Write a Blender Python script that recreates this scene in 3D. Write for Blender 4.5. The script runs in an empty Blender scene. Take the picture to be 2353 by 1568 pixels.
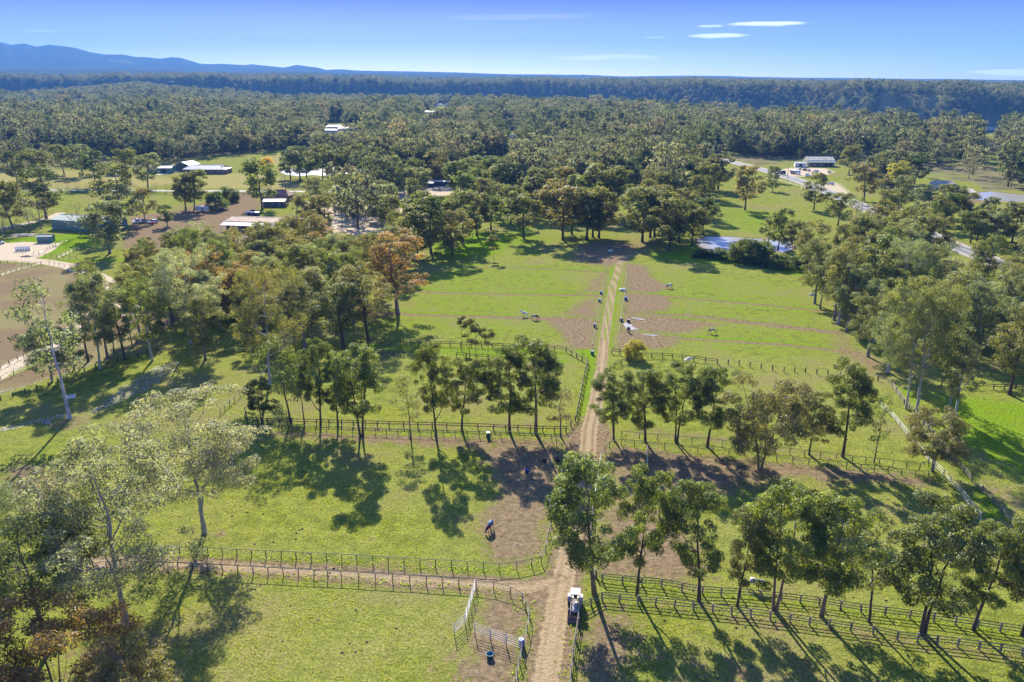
import bpy, bmesh, math, random
import numpy as np
from mathutils import Vector, Matrix
R_ = math.radians
random.seed(7)
rng = np.random.default_rng(11)
sc = bpy.context.scene
COL = sc.collection

# ------------------------------------------------------------------ camera, sky, sun, exposure
CAM_H = 62.0
PITCH = R_(18.07)
FPX, CX, CY = 1830.1, 1176.5, 784.0          # focal length and centre of the photograph in 2353 x 1568 units
cam_d = bpy.data.cameras.new('camera'); cam_d.sensor_width = 36; cam_d.lens = 28
cam_d.clip_start = 0.5; cam_d.clip_end = 60000
cam = bpy.data.objects.new('camera', cam_d); COL.objects.link(cam)
cam.location = (0, 0, CAM_H); cam.rotation_euler = (R_(90) - PITCH, 0, 0)
sc.camera = cam

SUN_AZ = R_(-10.6)      # measured from +Y towards +X
SUN_EL = R_(30.0)
world = bpy.data.worlds.new('World'); sc.world = world; world.use_nodes = True
nt = world.node_tree; nt.nodes.clear()
def wn(t, **k):
    n = nt.nodes.new(t)
    for a, b in k.items(): setattr(n, a, b)
    return n
w_out = wn('ShaderNodeOutputWorld'); w_bg = wn('ShaderNodeBackground')
w_sky = wn('ShaderNodeTexSky', sky_type='NISHITA', sun_disc=False)
w_sky.sun_elevation = SUN_EL; w_sky.sun_rotation = SUN_AZ
w_sky.altitude = 100; w_sky.air_density = 1.0; w_sky.dust_density = 0.3; w_sky.ozone_density = 3.0
w_tc = wn('ShaderNodeTexCoord'); w_sep = wn('ShaderNodeSeparateXYZ')
nt.links.new(w_tc.outputs['Generated'], w_sep.inputs[0])
w_ramp = wn('ShaderNodeValToRGB')                # tint: pale horizon to deep blue, then raised overhead as added shadow fill
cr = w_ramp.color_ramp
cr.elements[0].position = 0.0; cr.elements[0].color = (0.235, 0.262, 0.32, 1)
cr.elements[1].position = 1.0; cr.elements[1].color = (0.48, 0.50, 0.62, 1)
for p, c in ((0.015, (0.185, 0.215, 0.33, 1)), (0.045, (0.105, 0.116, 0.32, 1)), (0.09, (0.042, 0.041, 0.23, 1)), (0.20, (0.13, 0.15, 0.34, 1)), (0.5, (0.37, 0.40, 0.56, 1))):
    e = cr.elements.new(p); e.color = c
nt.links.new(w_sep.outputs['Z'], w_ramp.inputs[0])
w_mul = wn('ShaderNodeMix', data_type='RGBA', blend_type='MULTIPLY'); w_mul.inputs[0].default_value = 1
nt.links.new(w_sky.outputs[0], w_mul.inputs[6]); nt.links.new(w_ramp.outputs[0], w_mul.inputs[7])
# thin streaks of cloud, each at its own bearing (degrees right of +Y) and height
w_az = wn('ShaderNodeMath', operation='ARCTAN2'); nt.links.new(w_sep.outputs['X'], w_az.inputs[0]); nt.links.new(w_sep.outputs['Y'], w_az.inputs[1])
w_noise = wn('ShaderNodeTexNoise'); w_noise.inputs['Scale'].default_value = 9; w_noise.inputs['Detail'].default_value = 5
w_map = wn('ShaderNodeMapping'); w_map.inputs['Scale'].default_value = (1.2, 1.2, 16)
nt.links.new(w_tc.outputs['Generated'], w_map.inputs[0]); nt.links.new(w_map.outputs[0], w_noise.inputs['Vector'])
w_wob = wn('ShaderNodeMath', operation='MULTIPLY_ADD'); w_wob.inputs[1].default_value = 0.010; w_wob.inputs[2].default_value = -0.005
nt.links.new(w_noise.outputs[0], w_wob.inputs[0])
w_zz = wn('ShaderNodeMath', operation='ADD'); nt.links.new(w_sep.outputs['Z'], w_zz.inputs[0]); nt.links.new(w_wob.outputs[0], w_zz.inputs[1])
def px_dir(x, y):
    dx, dy = (x - CX) / FPX, -(y - CY) / FPX
    v = np.array([dx, math.cos(PITCH) + dy * math.sin(PITCH), -math.sin(PITCH) + dy * math.cos(PITCH)])
    return v / np.linalg.norm(v)
prev = None
for (x, y, hw, hh, amt) in ((1762, 57, 105, 8, .95), (1650, 82, 82, 7, .95), (1632, 62, 36, 4, .6), (1505, 85, 36, 3, .3), (1390, 133, 150, 8, .6), (2320, 167, 130, 9, .75), (1045, 139, 36, 3, .35), (1190, 40, 200, 10, .10), (100, 73, 60, 3, .18)):
    v = px_dir(x, y); v1 = px_dir(x + hw, y); v2 = px_dir(x, y - hh)
    az0 = math.atan2(v[0], v[1]); daz = abs(math.atan2(v1[0], v1[1]) - az0); dz = abs(v2[2] - v[2])
    a = wn('ShaderNodeMath', operation='SUBTRACT'); a.inputs[1].default_value = az0; nt.links.new(w_az.outputs[0], a.inputs[0])
    a2 = wn('ShaderNodeMath', operation='DIVIDE'); a2.inputs[1].default_value = daz; nt.links.new(a.outputs[0], a2.inputs[0])
    a3 = wn('ShaderNodeMath', operation='MULTIPLY'); nt.links.new(a2.outputs[0], a3.inputs[0]); nt.links.new(a2.outputs[0], a3.inputs[1])
    b = wn('ShaderNodeMath', operation='SUBTRACT'); b.inputs[1].default_value = v[2]; nt.links.new(w_zz.outputs[0], b.inputs[0])
    b2 = wn('ShaderNodeMath', operation='DIVIDE'); b2.inputs[1].default_value = dz; nt.links.new(b.outputs[0], b2.inputs[0])
    b3 = wn('ShaderNodeMath', operation='MULTIPLY'); nt.links.new(b2.outputs[0], b3.inputs[0]); nt.links.new(b2.outputs[0], b3.inputs[1])
    s = wn('ShaderNodeMath', operation='ADD'); nt.links.new(a3.outputs[0], s.inputs[0]); nt.links.new(b3.outputs[0], s.inputs[1])
    m = wn('ShaderNodeMapRange'); m.inputs['From Min'].default_value = 1.0; m.inputs['From Max'].default_value = 0.25
    m.inputs['To Min'].default_value = 0; m.inputs['To Max'].default_value = amt; m.interpolation_type = 'SMOOTHSTEP'
    nt.links.new(s.outputs[0], m.inputs[0])
    if prev is None: prev = m.outputs[0]
    else:
        k = wn('ShaderNodeMath', operation='MAXIMUM'); nt.links.new(prev, k.inputs[0]); nt.links.new(m.outputs[0], k.inputs[1]); prev = k.outputs[0]
w_cl = wn('ShaderNodeMix', data_type='RGBA'); w_cl.inputs[7].default_value = (2.9, 2.95, 3.1, 1)
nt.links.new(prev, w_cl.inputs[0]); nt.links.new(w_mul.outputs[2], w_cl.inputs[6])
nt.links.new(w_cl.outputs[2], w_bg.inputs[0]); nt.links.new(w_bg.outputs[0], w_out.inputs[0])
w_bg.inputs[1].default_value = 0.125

sun_d = bpy.data.lights.new('sun', 'SUN'); sun_d.energy = 3.2; sun_d.angle = R_(0.53); sun_d.color = (1.0, 0.93, 0.80)
sun = bpy.data.objects.new('sun', sun_d); COL.objects.link(sun)
sdir = Vector((math.sin(SUN_AZ) * math.cos(SUN_EL), math.cos(SUN_AZ) * math.cos(SUN_EL), math.sin(SUN_EL)))
sun.rotation_euler = sdir.to_track_quat('Z', 'Y').to_euler(); sun.location = (-60, 200, 180)
sc.view_settings.view_transform = 'Standard'; sc.view_settings.look = 'None'
sc.view_settings.gamma = 1.0; sc.view_settings.use_curve_mapping = False
sc.view_settings.exposure = 2.3
sc.cycles.use_denoising = True
sc.cycles.max_bounces = 6; sc.cycles.diffuse_bounces = 3; sc.cycles.glossy_bounces = 2
sc.cycles.transmission_bounces = 4; sc.cycles.transparent_max_bounces = 6; sc.cycles.volume_bounces = 0

# ------------------------------------------------------------------ geometry of the place
FH = FPX / math.cos(PITCH)
AZK = np.radians([-75, -35, -29, -24, -15, -5, 5, 10, 15, 25, 35, 75])
EDGE_R = [2450, 2450, 2650, 2850, 2500, 2600, 2050, 1640, 1390, 1220, 1260, 1280]
EDGE_Z = [5, 8, 12, 20, -4, 2, 0, 0, 0, 0, 0, 0]
VAL_Z = [-40, -45, 10, 35, -45, -45, -55, -60, -65, -70, -65, -60]
WALL_R = [3800, 3800, 3750, 3700, 3350, 3350, 3000, 2800, 2550, 2300, 2150, 2100]
WALL_Z = [75, 72, 60, 62, 58, 47, 41, 40, 38, 31, 24, 20]
FAR1 = [99, 96, 93, 90, 86, 70, 63, 58, 55, 47, 39, 34]          # at 5000 m
FAR2 = [173, 170, 161, 157, 148, 126, 103, 93, 86, 73, 62, 56]       # at 8500 m
SKYL = [(-600, 128), (0, 119), (20, 115), (42, 120), (70, 116.5), (97, 122.5), (127, 118.5), (165, 121.5), (190, 125), (215, 131.5), (250, 136), (292, 135.5), (320, 140), (342, 139.5), (375, 142.5), (400, 139), (420, 140), (445, 146.5), (465, 152), (500, 153), (510, 152), (565, 155), (580, 153), (655, 159), (685, 153), (735, 158.5), (750, 163), (785, 161.5), (820, 164.5), (900, 166), (1050, 168), (1125, 171), (1176, 173), (1340, 173), (1426, 176.5), (1676, 176), (1736, 178.5), (1900, 180.5), (2030, 182), (2353, 185.5), (3000, 188)]
def terr(x, y):
    x = np.asarray(x, float); y = np.asarray(y, float)
    r = np.hypot(x, y); az = np.arctan2(x, y)
    it = lambda t: np.interp(az, AZK, t)
    er, ez, vz, wr, wz = it(EDGE_R), it(EDGE_Z), it(VAL_Z), it(WALL_R), it(WALL_Z)
    wob = 70 * np.sin(az * 9 + .6) + 30 * np.sin(az * 21.3 + 1.3) + 16 * np.sin(az * 47 + 2 * np.sin(az * 13))
    er = er + 0.6 * wob; wr = wr + wob
    vx = CX + np.tan(np.clip(az, -1.2, 1.2)) * FH
    sy = np.interp(vx, [a for a, b in SKYL], [b for a, b in SKYL])
    ridge = CAM_H + 11500 * (187 - sy) / FH
    hr = wz - np.minimum(vz, wz - 4)
    def seg(r0, r1, z0, z1, smooth=True):
        t = np.clip((r - r0) / np.maximum(r1 - r0, 1), 0, 1)
        if smooth: t = t * t * (3 - 2 * t)
        return z0 + (z1 - z0) * t
    z = seg(900, er, 0, ez)
    z = np.where(r > er, seg(er, er + 260, ez, vz), z)
    wz = wz + 2.5 * np.sin(az * 31 + 1) + 2 * np.sin(az * 67) + 1.5 * np.sin(az * 113 + 2)
    z = np.where(r > wr - hr * 1.15, seg(wr - hr * 1.15, wr, vz, wz, False), z)
    z = np.where(r > wr, seg(wr, 5000, wz, it(FAR1)), z)
    z = np.where(r > 5000, seg(5000, 8500, it(FAR1), it(FAR2)), z)
    z = np.where(r > 8500, seg(8500, 11500, it(FAR2), ridge), z)
    z = np.where(r > 11500, seg(11500, 14500, ridge, it(FAR2) * 0.6), z)
    roll = 6 * np.sin(x / 310 + y / 570) + 5 * np.sin(y / 260 - x / 420 + 2)
    z = z + roll * np.clip((r - 950) / 800, 0, 1) * np.where(r < er, 1, 0.45)
    return z
def P(x, y, z=0.0):
    """ground point seen at (x, y) of the photograph (2353-wide units), on the plane of height z"""
    d = px_dir(x, y)
    if d[2] > -0.001: d[2] = -0.001
    t = (CAM_H - z) / -d[2]
    return Vector((d[0] * t, d[1] * t, z))
def PT(x, y):
    """the same on the far terrain"""
    d = px_dir(x, y)
    t = np.linspace(100, 13000, 6000)
    hit = np.nonzero(CAM_H + d[2] * t < terr(d[0] * t, d[1] * t))[0]
    t = t[hit[0]] if len(hit) else 3000
    return Vector((d[0] * t, d[1] * t, float(terr(d[0] * t, d[1] * t))))
def proj(x, y, z):
    x = np.asarray(x, float); y = np.asarray(y, float); dz = np.asarray(z, float) - CAM_H
    f = y * math.cos(PITCH) - dz * math.sin(PITCH); u = y * math.sin(PITCH) + dz * math.cos(PITCH)
    f = np.where(f < 1, 1, f)
    return CX + FPX * x / f, CY - FPX * u / f
def tree_h(bx, by, ty):
    """height of an upright thing based at (bx, by) whose top shows at ty"""
    p = P(bx, by); d = p.y
    k = (CY - ty) / FPX
    # (y sin + dz cos) = k (y cos - dz sin)
    dz = d * (k * math.cos(PITCH) - math.sin(PITCH)) / (math.cos(PITCH) + k * math.sin(PITCH))
    return CAM_H + dz
def inpoly(px, py, poly):
    px = np.asarray(px, float); py = np.asarray(py, float); c = np.zeros(px.shape, bool); n = len(poly)
    for i in range(n):
        x0, y0 = poly[i]; x1, y1 = poly[i - 1]
        if y0 == y1: continue
        c ^= ((y0 > py) != (y1 > py)) & (px < (x1 - x0) * (py - y0) / (y1 - y0) + x0)
    return c
def dist_line(px, py, pts):
    best = np.full(np.shape(px), 1e9)
    for (a, b) in zip(pts[:-1], pts[1:]):
        ax, ay = a[0], a[1]; bx, by = b[0] - ax, b[1] - ay
        t = np.clip(((px - ax) * bx + (py - ay) * by) / (bx * bx + by * by + 1e-9), 0, 1)
        best = np.minimum(best, np.hypot(px - ax - t * bx, py - ay - t * by))
    return best
def dist_poly(px, py, pts):
    """signed distance to a polygon in metres, negative inside"""
    d = dist_line(px, py, list(pts) + [pts[0]])
    return np.where(inpoly(px, py, [(p[0], p[1]) for p in pts]), -d, d)

# ------------------------------------------------------------------ objects and materials
def tag(o, label=None, cat=None, group=None, kind=None):
    if label: o['label'] = label
    if cat: o['category'] = cat
    if group: o['group'] = group
    if kind: o['kind'] = kind
    return o
def empty(name, loc, rz=0.0, sca=1.0):
    o = bpy.data.objects.new(name, None); o.empty_display_size = 0.3; COL.objects.link(o)
    o.location = loc; o.rotation_euler = (0, 0, rz); o.scale = (sca,) * 3 if not hasattr(sca, '__len__') else sca
    return o
def link(name, me, parent=None, loc=None, rot=None, sca=None):
    o = bpy.data.objects.new(name, me); COL.objects.link(o)
    if parent: o.parent = parent
    if loc is not None: o.location = loc
    if rot is not None: o.rotation_euler = rot
    if sca is not None: o.scale = sca
    return o
def mesh_np(name, v, faces, mat=None, smooth=False, n=4):
    """faces: (k, n) array"""
    me = bpy.data.meshes.new(name); v = np.asarray(v, np.float32); faces = np.asarray(faces, np.int32)
    me.vertices.add(len(v)); me.vertices.foreach_set('co', v.ravel())
    k = len(faces); n = faces.shape[1]
    me.loops.add(k * n); me.loops.foreach_set('vertex_index', faces.ravel())
    me.polygons.add(k); me.polygons.foreach_set('loop_start', np.arange(0, k * n, n, dtype=np.int32))
    me.polygons.foreach_set('use_smooth', np.full(k, smooth))
    me.update(calc_edges=True); me.validate()
    if mat: me.materials.append(mat)
    return me
class MB:
    """collects polygons and builds one mesh"""
    def __init__(s): s.v = []; s.f = []; s.m = []; s.mi = 0
    def add(s, vs, fs):
        o = len(s.v); s.v += [tuple(p) for p in vs]; s.f += [tuple(i + o for i in f) for f in fs]; s.m += [s.mi] * len(fs); return s
    def box(s, c, d, rz=0, top=1.0, tx=None):
        x, y, z = d[0] / 2, d[1] / 2, d[2] / 2; tx = top if tx is None else tx
        p = [(-x, -y, -z), (x, -y, -z), (x, y, -z), (-x, y, -z), (-x * tx, -y * top, z), (x * tx, -y * top, z), (x * tx, y * top, z), (-x * tx, y * top, z)]
        ca, sa = math.cos(rz), math.sin(rz)
        return s.add([(c[0] + a * ca - b * sa, c[1] + a * sa + b * ca, c[2] + h) for a, b, h in p], [(0, 3, 2, 1), (4, 5, 6, 7), (0, 1, 5, 4), (1, 2, 6, 5), (2, 3, 7, 6), (3, 0, 4, 7)])
    def tube(s, pts, rad, n=6, cap=True):
        pts = [Vector(p) for p in pts]; rad = rad if hasattr(rad, '__len__') else [rad] * len(pts)
        rings = []; o = len(s.v); up = None
        for i, p in enumerate(pts):
            t = (pts[min(i + 1, len(pts) - 1)] - pts[max(i - 1, 0)]).normalized()
            if up is None: up = Vector((1, 0, 0)) if abs(t.z) > .8 else Vector((0, 0, 1))
            a = t.cross(up).normalized(); b = a.cross(t).normalized(); up = b
            for k in range(n):
                an = 2 * math.pi * k / n; q = p + (a * math.cos(an) + b * math.sin(an)) * rad[i]; s.v.append(tuple(q))
        for i in range(len(pts) - 1):
            for k in range(n):
                s.f.append((o + i * n + k, o + i * n + (k + 1) % n, o + (i + 1) * n + (k + 1) % n, o + (i + 1) * n + k)); s.m.append(s.mi)
        if cap:
            s.f.append(tuple(o + k for k in range(n))[::-1]); s.m.append(s.mi)
            s.f.append(tuple(o + (len(pts) - 1) * n + k for k in range(n))); s.m.append(s.mi)
        return s
    def lathe(s, prof, n=12, c=(0, 0, 0)):
        o = len(s.v)
        for (r, z) in prof:
            for k in range(n):
                an = 2 * math.pi * k / n; s.v.append((c[0] + r * math.cos(an), c[1] + r * math.sin(an), c[2] + z))
        for i in range(len(prof) - 1):
            for k in range(n):
                s.f.append((o + i * n + k, o + i * n + (k + 1) % n, o + (i + 1) * n + (k + 1) % n, o + (i + 1) * n + k)); s.m.append(s.mi)
        s.f.append(tuple(o + k for k in range(n))[::-1]); s.f.append(tuple(o + (len(prof) - 1) * n + k for k in range(n))); s.m += [s.mi] * 2
        return s
    def mesh(s, name, mats, smooth=False):
        me = bpy.data.meshes.new(name); me.from_pydata(s.v, [], s.f); me.update()
        for m in (mats if isinstance(mats, (list, tuple)) else [mats]): me.materials.append(m)
        me.polygons.foreach_set('material_index', s.m)
        if smooth: me.polygons.foreach_set('use_smooth', [True] * len(s.f))
        return me
    def build(s, name, mats, parent=None, loc=None, rz=0, smooth=False):
        return link(name, s.mesh(name, mats, smooth), parent, loc, (0, 0, rz))
def newmat(name):
    m = bpy.data.materials.new(name); m.use_nodes = True; t = m.node_tree; t.nodes.clear()
    out = t.nodes.new('ShaderNodeOutputMaterial')
    return m, t, out
def simple(name, col, rough=0.6, metal=0.0, var=0.12, scale=2.0, bump=0.0, spec=0.4, dirt=0.0):
    m, t, out = newmat(name)
    b = t.nodes.new('ShaderNodeBsdfPrincipled'); b.inputs['Roughness'].default_value = rough; b.inputs['Metallic'].default_value = metal
    b.inputs['Specular IOR Level'].default_value = spec
    tc = t.nodes.new('ShaderNodeTexCoord'); n = t.nodes.new('ShaderNodeTexNoise'); n.inputs['Scale'].default_value = scale; n.inputs['Detail'].default_value = 6
    t.links.new(tc.outputs['Object'], n.inputs['Vector'])
    rp = t.nodes.new('ShaderNodeValToRGB'); e = rp.color_ramp.elements
    lo = tuple(c * (1 - var * 2) for c in col) + (1,); hi = tuple(min(c * (1 + var), 1) for c in col) + (1,)
    if dirt: lo = tuple(c * (1 - dirt) + d * dirt for c, d in zip(col, (0.16, 0.11, 0.07))) + (1,)
    e[0].position = 0.33; e[0].color = lo; e[1].position = 0.62; e[1].color = hi
    t.links.new(n.outputs[0], rp.inputs[0]); t.links.new(rp.outputs[0], b.inputs['Base Color'])
    if bump:
        bp = t.nodes.new('ShaderNodeBump'); bp.inputs['Strength'].default_value = bump; bp.inputs['Distance'].default_value = 0.05
        t.links.new(n.outputs[0], bp.inputs['Height']); t.links.new(bp.outputs[0], b.inputs['Normal'])
    t.links.new(b.outputs[0], out.inputs[0])
    return m
def leaf_mat(name, rand=False):
    """leaves: tinted by the object's own colour, some light through, a waxy sheen"""
    m, t, out = newmat(name); N = t.nodes.new; L = t.links.new
    oi = N('ShaderNodeObjectInfo'); at = N('ShaderNodeAttribute'); at.attribute_name = 'leafv'
    hv = N('ShaderNodeHueSaturation')
    if rand:
        rp = N('ShaderNodeValToRGB'); rp.color_ramp.interpolation = 'LINEAR'; e = rp.color_ramp.elements
        e[0].color = (0.062, 0.080, 0.042, 1); e[1].color = (0.185, 0.152, 0.082, 1); e[1].position = 1
        for p, c in ((0.25, (0.090, 0.104, 0.056, 1)), (0.5, (0.120, 0.128, 0.066, 1)), (0.72, (0.150, 0.152, 0.088, 1)), (0.88, (0.128, 0.140, 0.100, 1))):
            q = e.new(p); q.color = c
        L(oi.outputs['Random'], rp.inputs[0]); L(rp.outputs[0], hv.inputs['Color'])
    else:
        L(oi.outputs['Color'], hv.inputs['Color'])
    mr = N('ShaderNodeMapRange'); mr.inputs['To Min'].default_value = 0.55; mr.inputs['To Max'].default_value = 1.5; L(at.outputs['Fac'], mr.inputs[0])
    L(mr.outputs[0], hv.inputs['Value'])
    mh = N('ShaderNodeMapRange'); mh.inputs['To Min'].default_value = 0.515; mh.inputs['To Max'].default_value = 0.475; L(at.outputs['Fac'], mh.inputs[0]); L(mh.outputs[0], hv.inputs['Hue'])
    df = N('ShaderNodeBsdfDiffuse'); tr = N('ShaderNodeBsdfTranslucent'); gl = N('ShaderNodeBsdfGlossy'); gl.inputs['Roughness'].default_value = 0.5
    tw = N('ShaderNodeMix'); tw.data_type = 'RGBA'; tw.blend_type = 'MULTIPLY'; tw.inputs[0].default_value = 1; tw.inputs[7].default_value = (1.6, 1.6, 1.0, 1) if rand else (2.0, 2.0, 0.8, 1)
    L(hv.outputs[0], tw.inputs[6]); L(tw.outputs[2], tr.inputs[0]); L(hv.outputs[0], df.inputs[0])
    m1 = N('ShaderNodeMixShader'); m1.inputs[0].default_value = 0.55; L(df.outputs[0], m1.inputs[1]); L(tr.outputs[0], m1.inputs[2])
    m2 = N('ShaderNodeMixShader'); m2.inputs[0].default_value = 0.012 if rand else 0.03; L(m1.outputs[0], m2.inputs[1]); L(gl.outputs[0], m2.inputs[2]); gl.inputs[0].default_value = (.8, .85, .8, 1)
    L(m2.outputs[0], out.inputs[0])
    return m
def bark_mat(name, fixed=None):
    m, t, out = newmat(name); N = t.nodes.new; L = t.links.new
    b = N('ShaderNodeBsdfPrincipled'); b.inputs['Roughness'].default_value = .85; b.inputs['Specular IOR Level'].default_value = .15
    oi = N('ShaderNodeObjectInfo'); tc = N('ShaderNodeTexCoord'); mp = N('ShaderNodeMapping'); mp.inputs['Scale'].default_value = (3, 3, .6)
    n = N('ShaderNodeTexNoise'); n.inputs['Scale'].default_value = 1.6; n.inputs['Detail'].default_value = 5
    L(tc.outputs['Object'], mp.inputs[0]); L(mp.outputs[0], n.inputs['Vector'])
    hv = N('ShaderNodeHueSaturation'); mr = N('ShaderNodeMapRange'); mr.inputs['From Min'].default_value = .3; mr.inputs['From Max'].default_value = .7; mr.inputs['To Min'].default_value = .45; mr.inputs['To Max'].default_value = 1.3
    L(n.outputs[0], mr.inputs[0]); L(mr.outputs[0], hv.inputs['Value'])
    if fixed: hv.inputs['Color'].default_value = fixed + (1,)
    else: L(oi.outputs['Color'], hv.inputs['Color'])
    L(hv.outputs[0], b.inputs['Base Color'])
    bp = N('ShaderNodeBump'); bp.inputs['Strength'].default_value = .5; bp.inputs['Distance'].default_value = .05; L(n.outputs[0], bp.inputs['Height']); L(bp.outputs[0], b.inputs['Normal'])
    L(b.outputs[0], out.inputs[0]); return m
ORD = 'first second third fourth fifth sixth seventh eighth ninth tenth eleventh twelfth thirteenth fourteenth fifteenth sixteenth seventeenth eighteenth nineteenth twentieth'.split()
TENS = {20: 'twenty', 30: 'thirty', 40: 'forty', 50: 'fifty', 60: 'sixty', 70: 'seventy', 80: 'eighty', 90: 'ninety'}
TENTH = {30: 'thirtieth', 40: 'fortieth', 50: 'fiftieth', 60: 'sixtieth', 70: 'seventieth', 80: 'eightieth', 90: 'ninetieth'}
def ordinal(i):
    if i < 20: return ORD[i]
    n = i + 1
    return TENTH[n] if n % 10 == 0 else TENS[n // 10 * 10] + '-' + ORD[n % 10 - 1]
# ------------------------------------------------------------------ lines of the place (given as seen in the photograph, laid on the ground)
def GL(pts, z=0.0): return [tuple(P(x, y, z)) for x, y in pts]
TRACK = GL([(1243, 1640), (1254, 1568), (1272, 1445), (1292, 1345), (1306, 1285), (1331, 1160), (1350, 1046), (1354, 985), (1370, 923), (1382, 856), (1387, 796), (1398, 723), (1409, 656), (1424, 606), (1440, 588), (1490, 572)])
LANE = GL([(190, 1292), (300, 1292), (540, 1303), (790, 1320), (1000, 1336), (1130, 1346), (1215, 1352), (1290, 1330)])
ROAD = GL([(2480, 672), (2400, 640), (2275, 597), (2192, 565), (2135, 540), (2040, 500), (1945, 460), (1869, 428), (1819, 410), (1755, 391), (1675, 371), (1602, 354), (1480, 335), (1380, 322)])
ROAD_L = GL([(-120, 437), (0, 437), (200, 437.5), (350, 438.5), (540, 439.5), (640, 440), (760, 441)])
DRIVE = GL([(-60, 545), (0, 526), (60, 514), (112, 502), (140, 490)])
SAND_TRACK = GL([(-40, 592), (0, 595), (100, 601), (160, 612), (215, 632), (262, 655), (292, 690), (300, 720)])
SAND_TRACK2 = GL([(-30, 878), (0, 858), (70, 822), (150, 770), (215, 722), (262, 690), (290, 680)])
def mask_line(X, Y, pts, w, soft): return np.clip((w + soft - dist_line(X, Y, pts)) / (2 * soft), 0, 1)
def mask_poly(X, Y, vp, soft):
    return np.clip((soft - dist_poly(X, Y, GL(vp))) / (2 * soft), 0, 1)
DIRT = [
    ([(560, 984), (1290, 1002), (1290, 1040), (1000, 1032), (700, 1010), (560, 1000)], .62, 3), ([(1400, 1022), (1750, 1060), (2130, 1094), (2120, 1116), (1750, 1096), (1400, 1056)], .8, 3), ([(1480, 1480), (1700, 1500), (1900, 1600), (1480, 1600)], .4, 5), ([(640, 965), (900, 968), (1300, 976), (1300, 990), (640, 978)], .5, 2),
    ([(1100, 1320), (1000, 1300), (760, 1288), (400, 1276), (400, 1283), (760, 1298), (1000, 1312)], .6, 1.2), ([(1380, 1330), (1560, 1345), (2353, 1440), (2353, 1452), (1560, 1356), (1380, 1342)], .35, 2), ([(1390, 1375), (1560, 1392), (2000, 1452), (2353, 1502), (2353, 1525), (2000, 1475), (1560, 1410)], .6, 2),  # polygon in the photograph, strength, softness in metres
    ([(1050, 1600), (1085, 1470), (1105, 1390), (1160, 1362), (1205, 1390), (1192, 1600)], .85, 3),
    ([(940, 1600), (1000, 1500), (1070, 1470), (1060, 1600)], .45, 4),
    ([(1130, 1290), (1110, 1240), (1100, 1190), (1150, 1140), (1130, 1080), (1090, 1030), (1190, 1012), (1290, 1030), (1280, 1150), (1245, 1270), (1210, 1300)], .8, 3),
    ([(1150, 1370), (1240, 1340), (1300, 1280), (1335, 1290), (1300, 1400), (1230, 1400)], .9, 2),
    ([(1290, 1020), (1310, 985), (1340, 960), (1395, 970), (1405, 1010), (1385, 1060), (1330, 1070)], .9, 2),
    ([(1250, 732), (1370, 738), (1362, 802), (1315, 800), (1290, 765)], .85, 3), ([(1290, 722), (1340, 695), (1376, 680), (1370, 732)], .75, 4),
    ([(1335, 672), (1370, 640), (1395, 620), (1384, 672)], .65, 4), ([(1180, 726), (967, 722), (800, 715), (800, 721), (967, 727), (1368, 740), (1368, 730)], .6, 1.5),
    ([(1440, 605), (1482, 612), (1500, 640), (1540, 662), (1500, 672), (1438, 670)], .85, 3), ([(1438, 678), (1530, 680), (1540, 700), (1530, 714), (1436, 718)], .9, 3),
    ([(1432, 722), (1520, 726), (1660, 745), (1560, 768), (1424, 758)], .75, 4), ([(1424, 764), (1500, 772), (1560, 785), (1530, 800), (1420, 802)], .85, 3),
    ([(1569, 718), (1700, 733), (1935, 760), (1969, 790), (1935, 772), (1700, 745), (1569, 727)], .55, 1.5),
    ([(1969, 800), (2050, 830), (2000, 860), (1900, 800), (1940, 760)], .6, 5),
    ([(1325, 1600), (1335, 1440), (1420, 1395), (1470, 1430), (1450, 1530), (1420, 1600)], .75, 4),
    ([(1390, 1170), (1460, 1150), (1570, 1215), (1620, 1290), (1570, 1340), (1380, 1315)], .9, 5),
    ([(1400, 1030), (1560, 1040), (1700, 1062), (1780, 1082), (1760, 1120), (1600, 1140), (1500, 1150), (1400, 1160)], .78, 5),
    ([(1440, 975), (1700, 1000), (1920, 1050), (1920, 1065), (1700, 1030), (1430, 1005)], .45, 4), ([(700, 990), (1290, 1000), (1290, 1015), (700, 1002)], .5, 2),
    ([(1320, 600), (1330, 565), (1400, 552), (1470, 565), (1440, 600), (1400, 612)], .85, 6), ([(1280, 505), (1420, 478), (1480, 510), (1440, 535), (1330, 530)], .45, 12),
    ([(0, 1130), (0, 1080), (80, 1060), (180, 1090), (160, 1180), (60, 1190)], .7, 5), ([(100, 985), (150, 960), (200, 955), (215, 975), (150, 990)], .5, 2),
    ([(130, 1600), (170, 1490), (280, 1435), (380, 1460), (420, 1560), (430, 1620)], .55, 6), ([(420, 1235), (470, 1215), (530, 1225), (500, 1250)], .5, 2),
    ([(300, 520), (300, 498), (420, 482), (560, 438), (605, 470), (560, 500), (690, 510), (690, 545), (560, 560), (420, 580), (280, 570)], .9, 5),
    ([(2180, 1130), (2240, 1080), (2400, 1150), (2400, 1210), (2330, 1190), (2280, 1150)], .5, 5), ([(2130, 760), (2250, 790), (2353, 850), (2300, 860), (2180, 800)], .4, 8),
    ([(1600, 500), (1660, 480), (1690, 500), (1640, 515)], .4, 8), ([(2210, 458), (2300, 452), (2300, 462), (2220, 468)], .7, 6),
]
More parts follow.
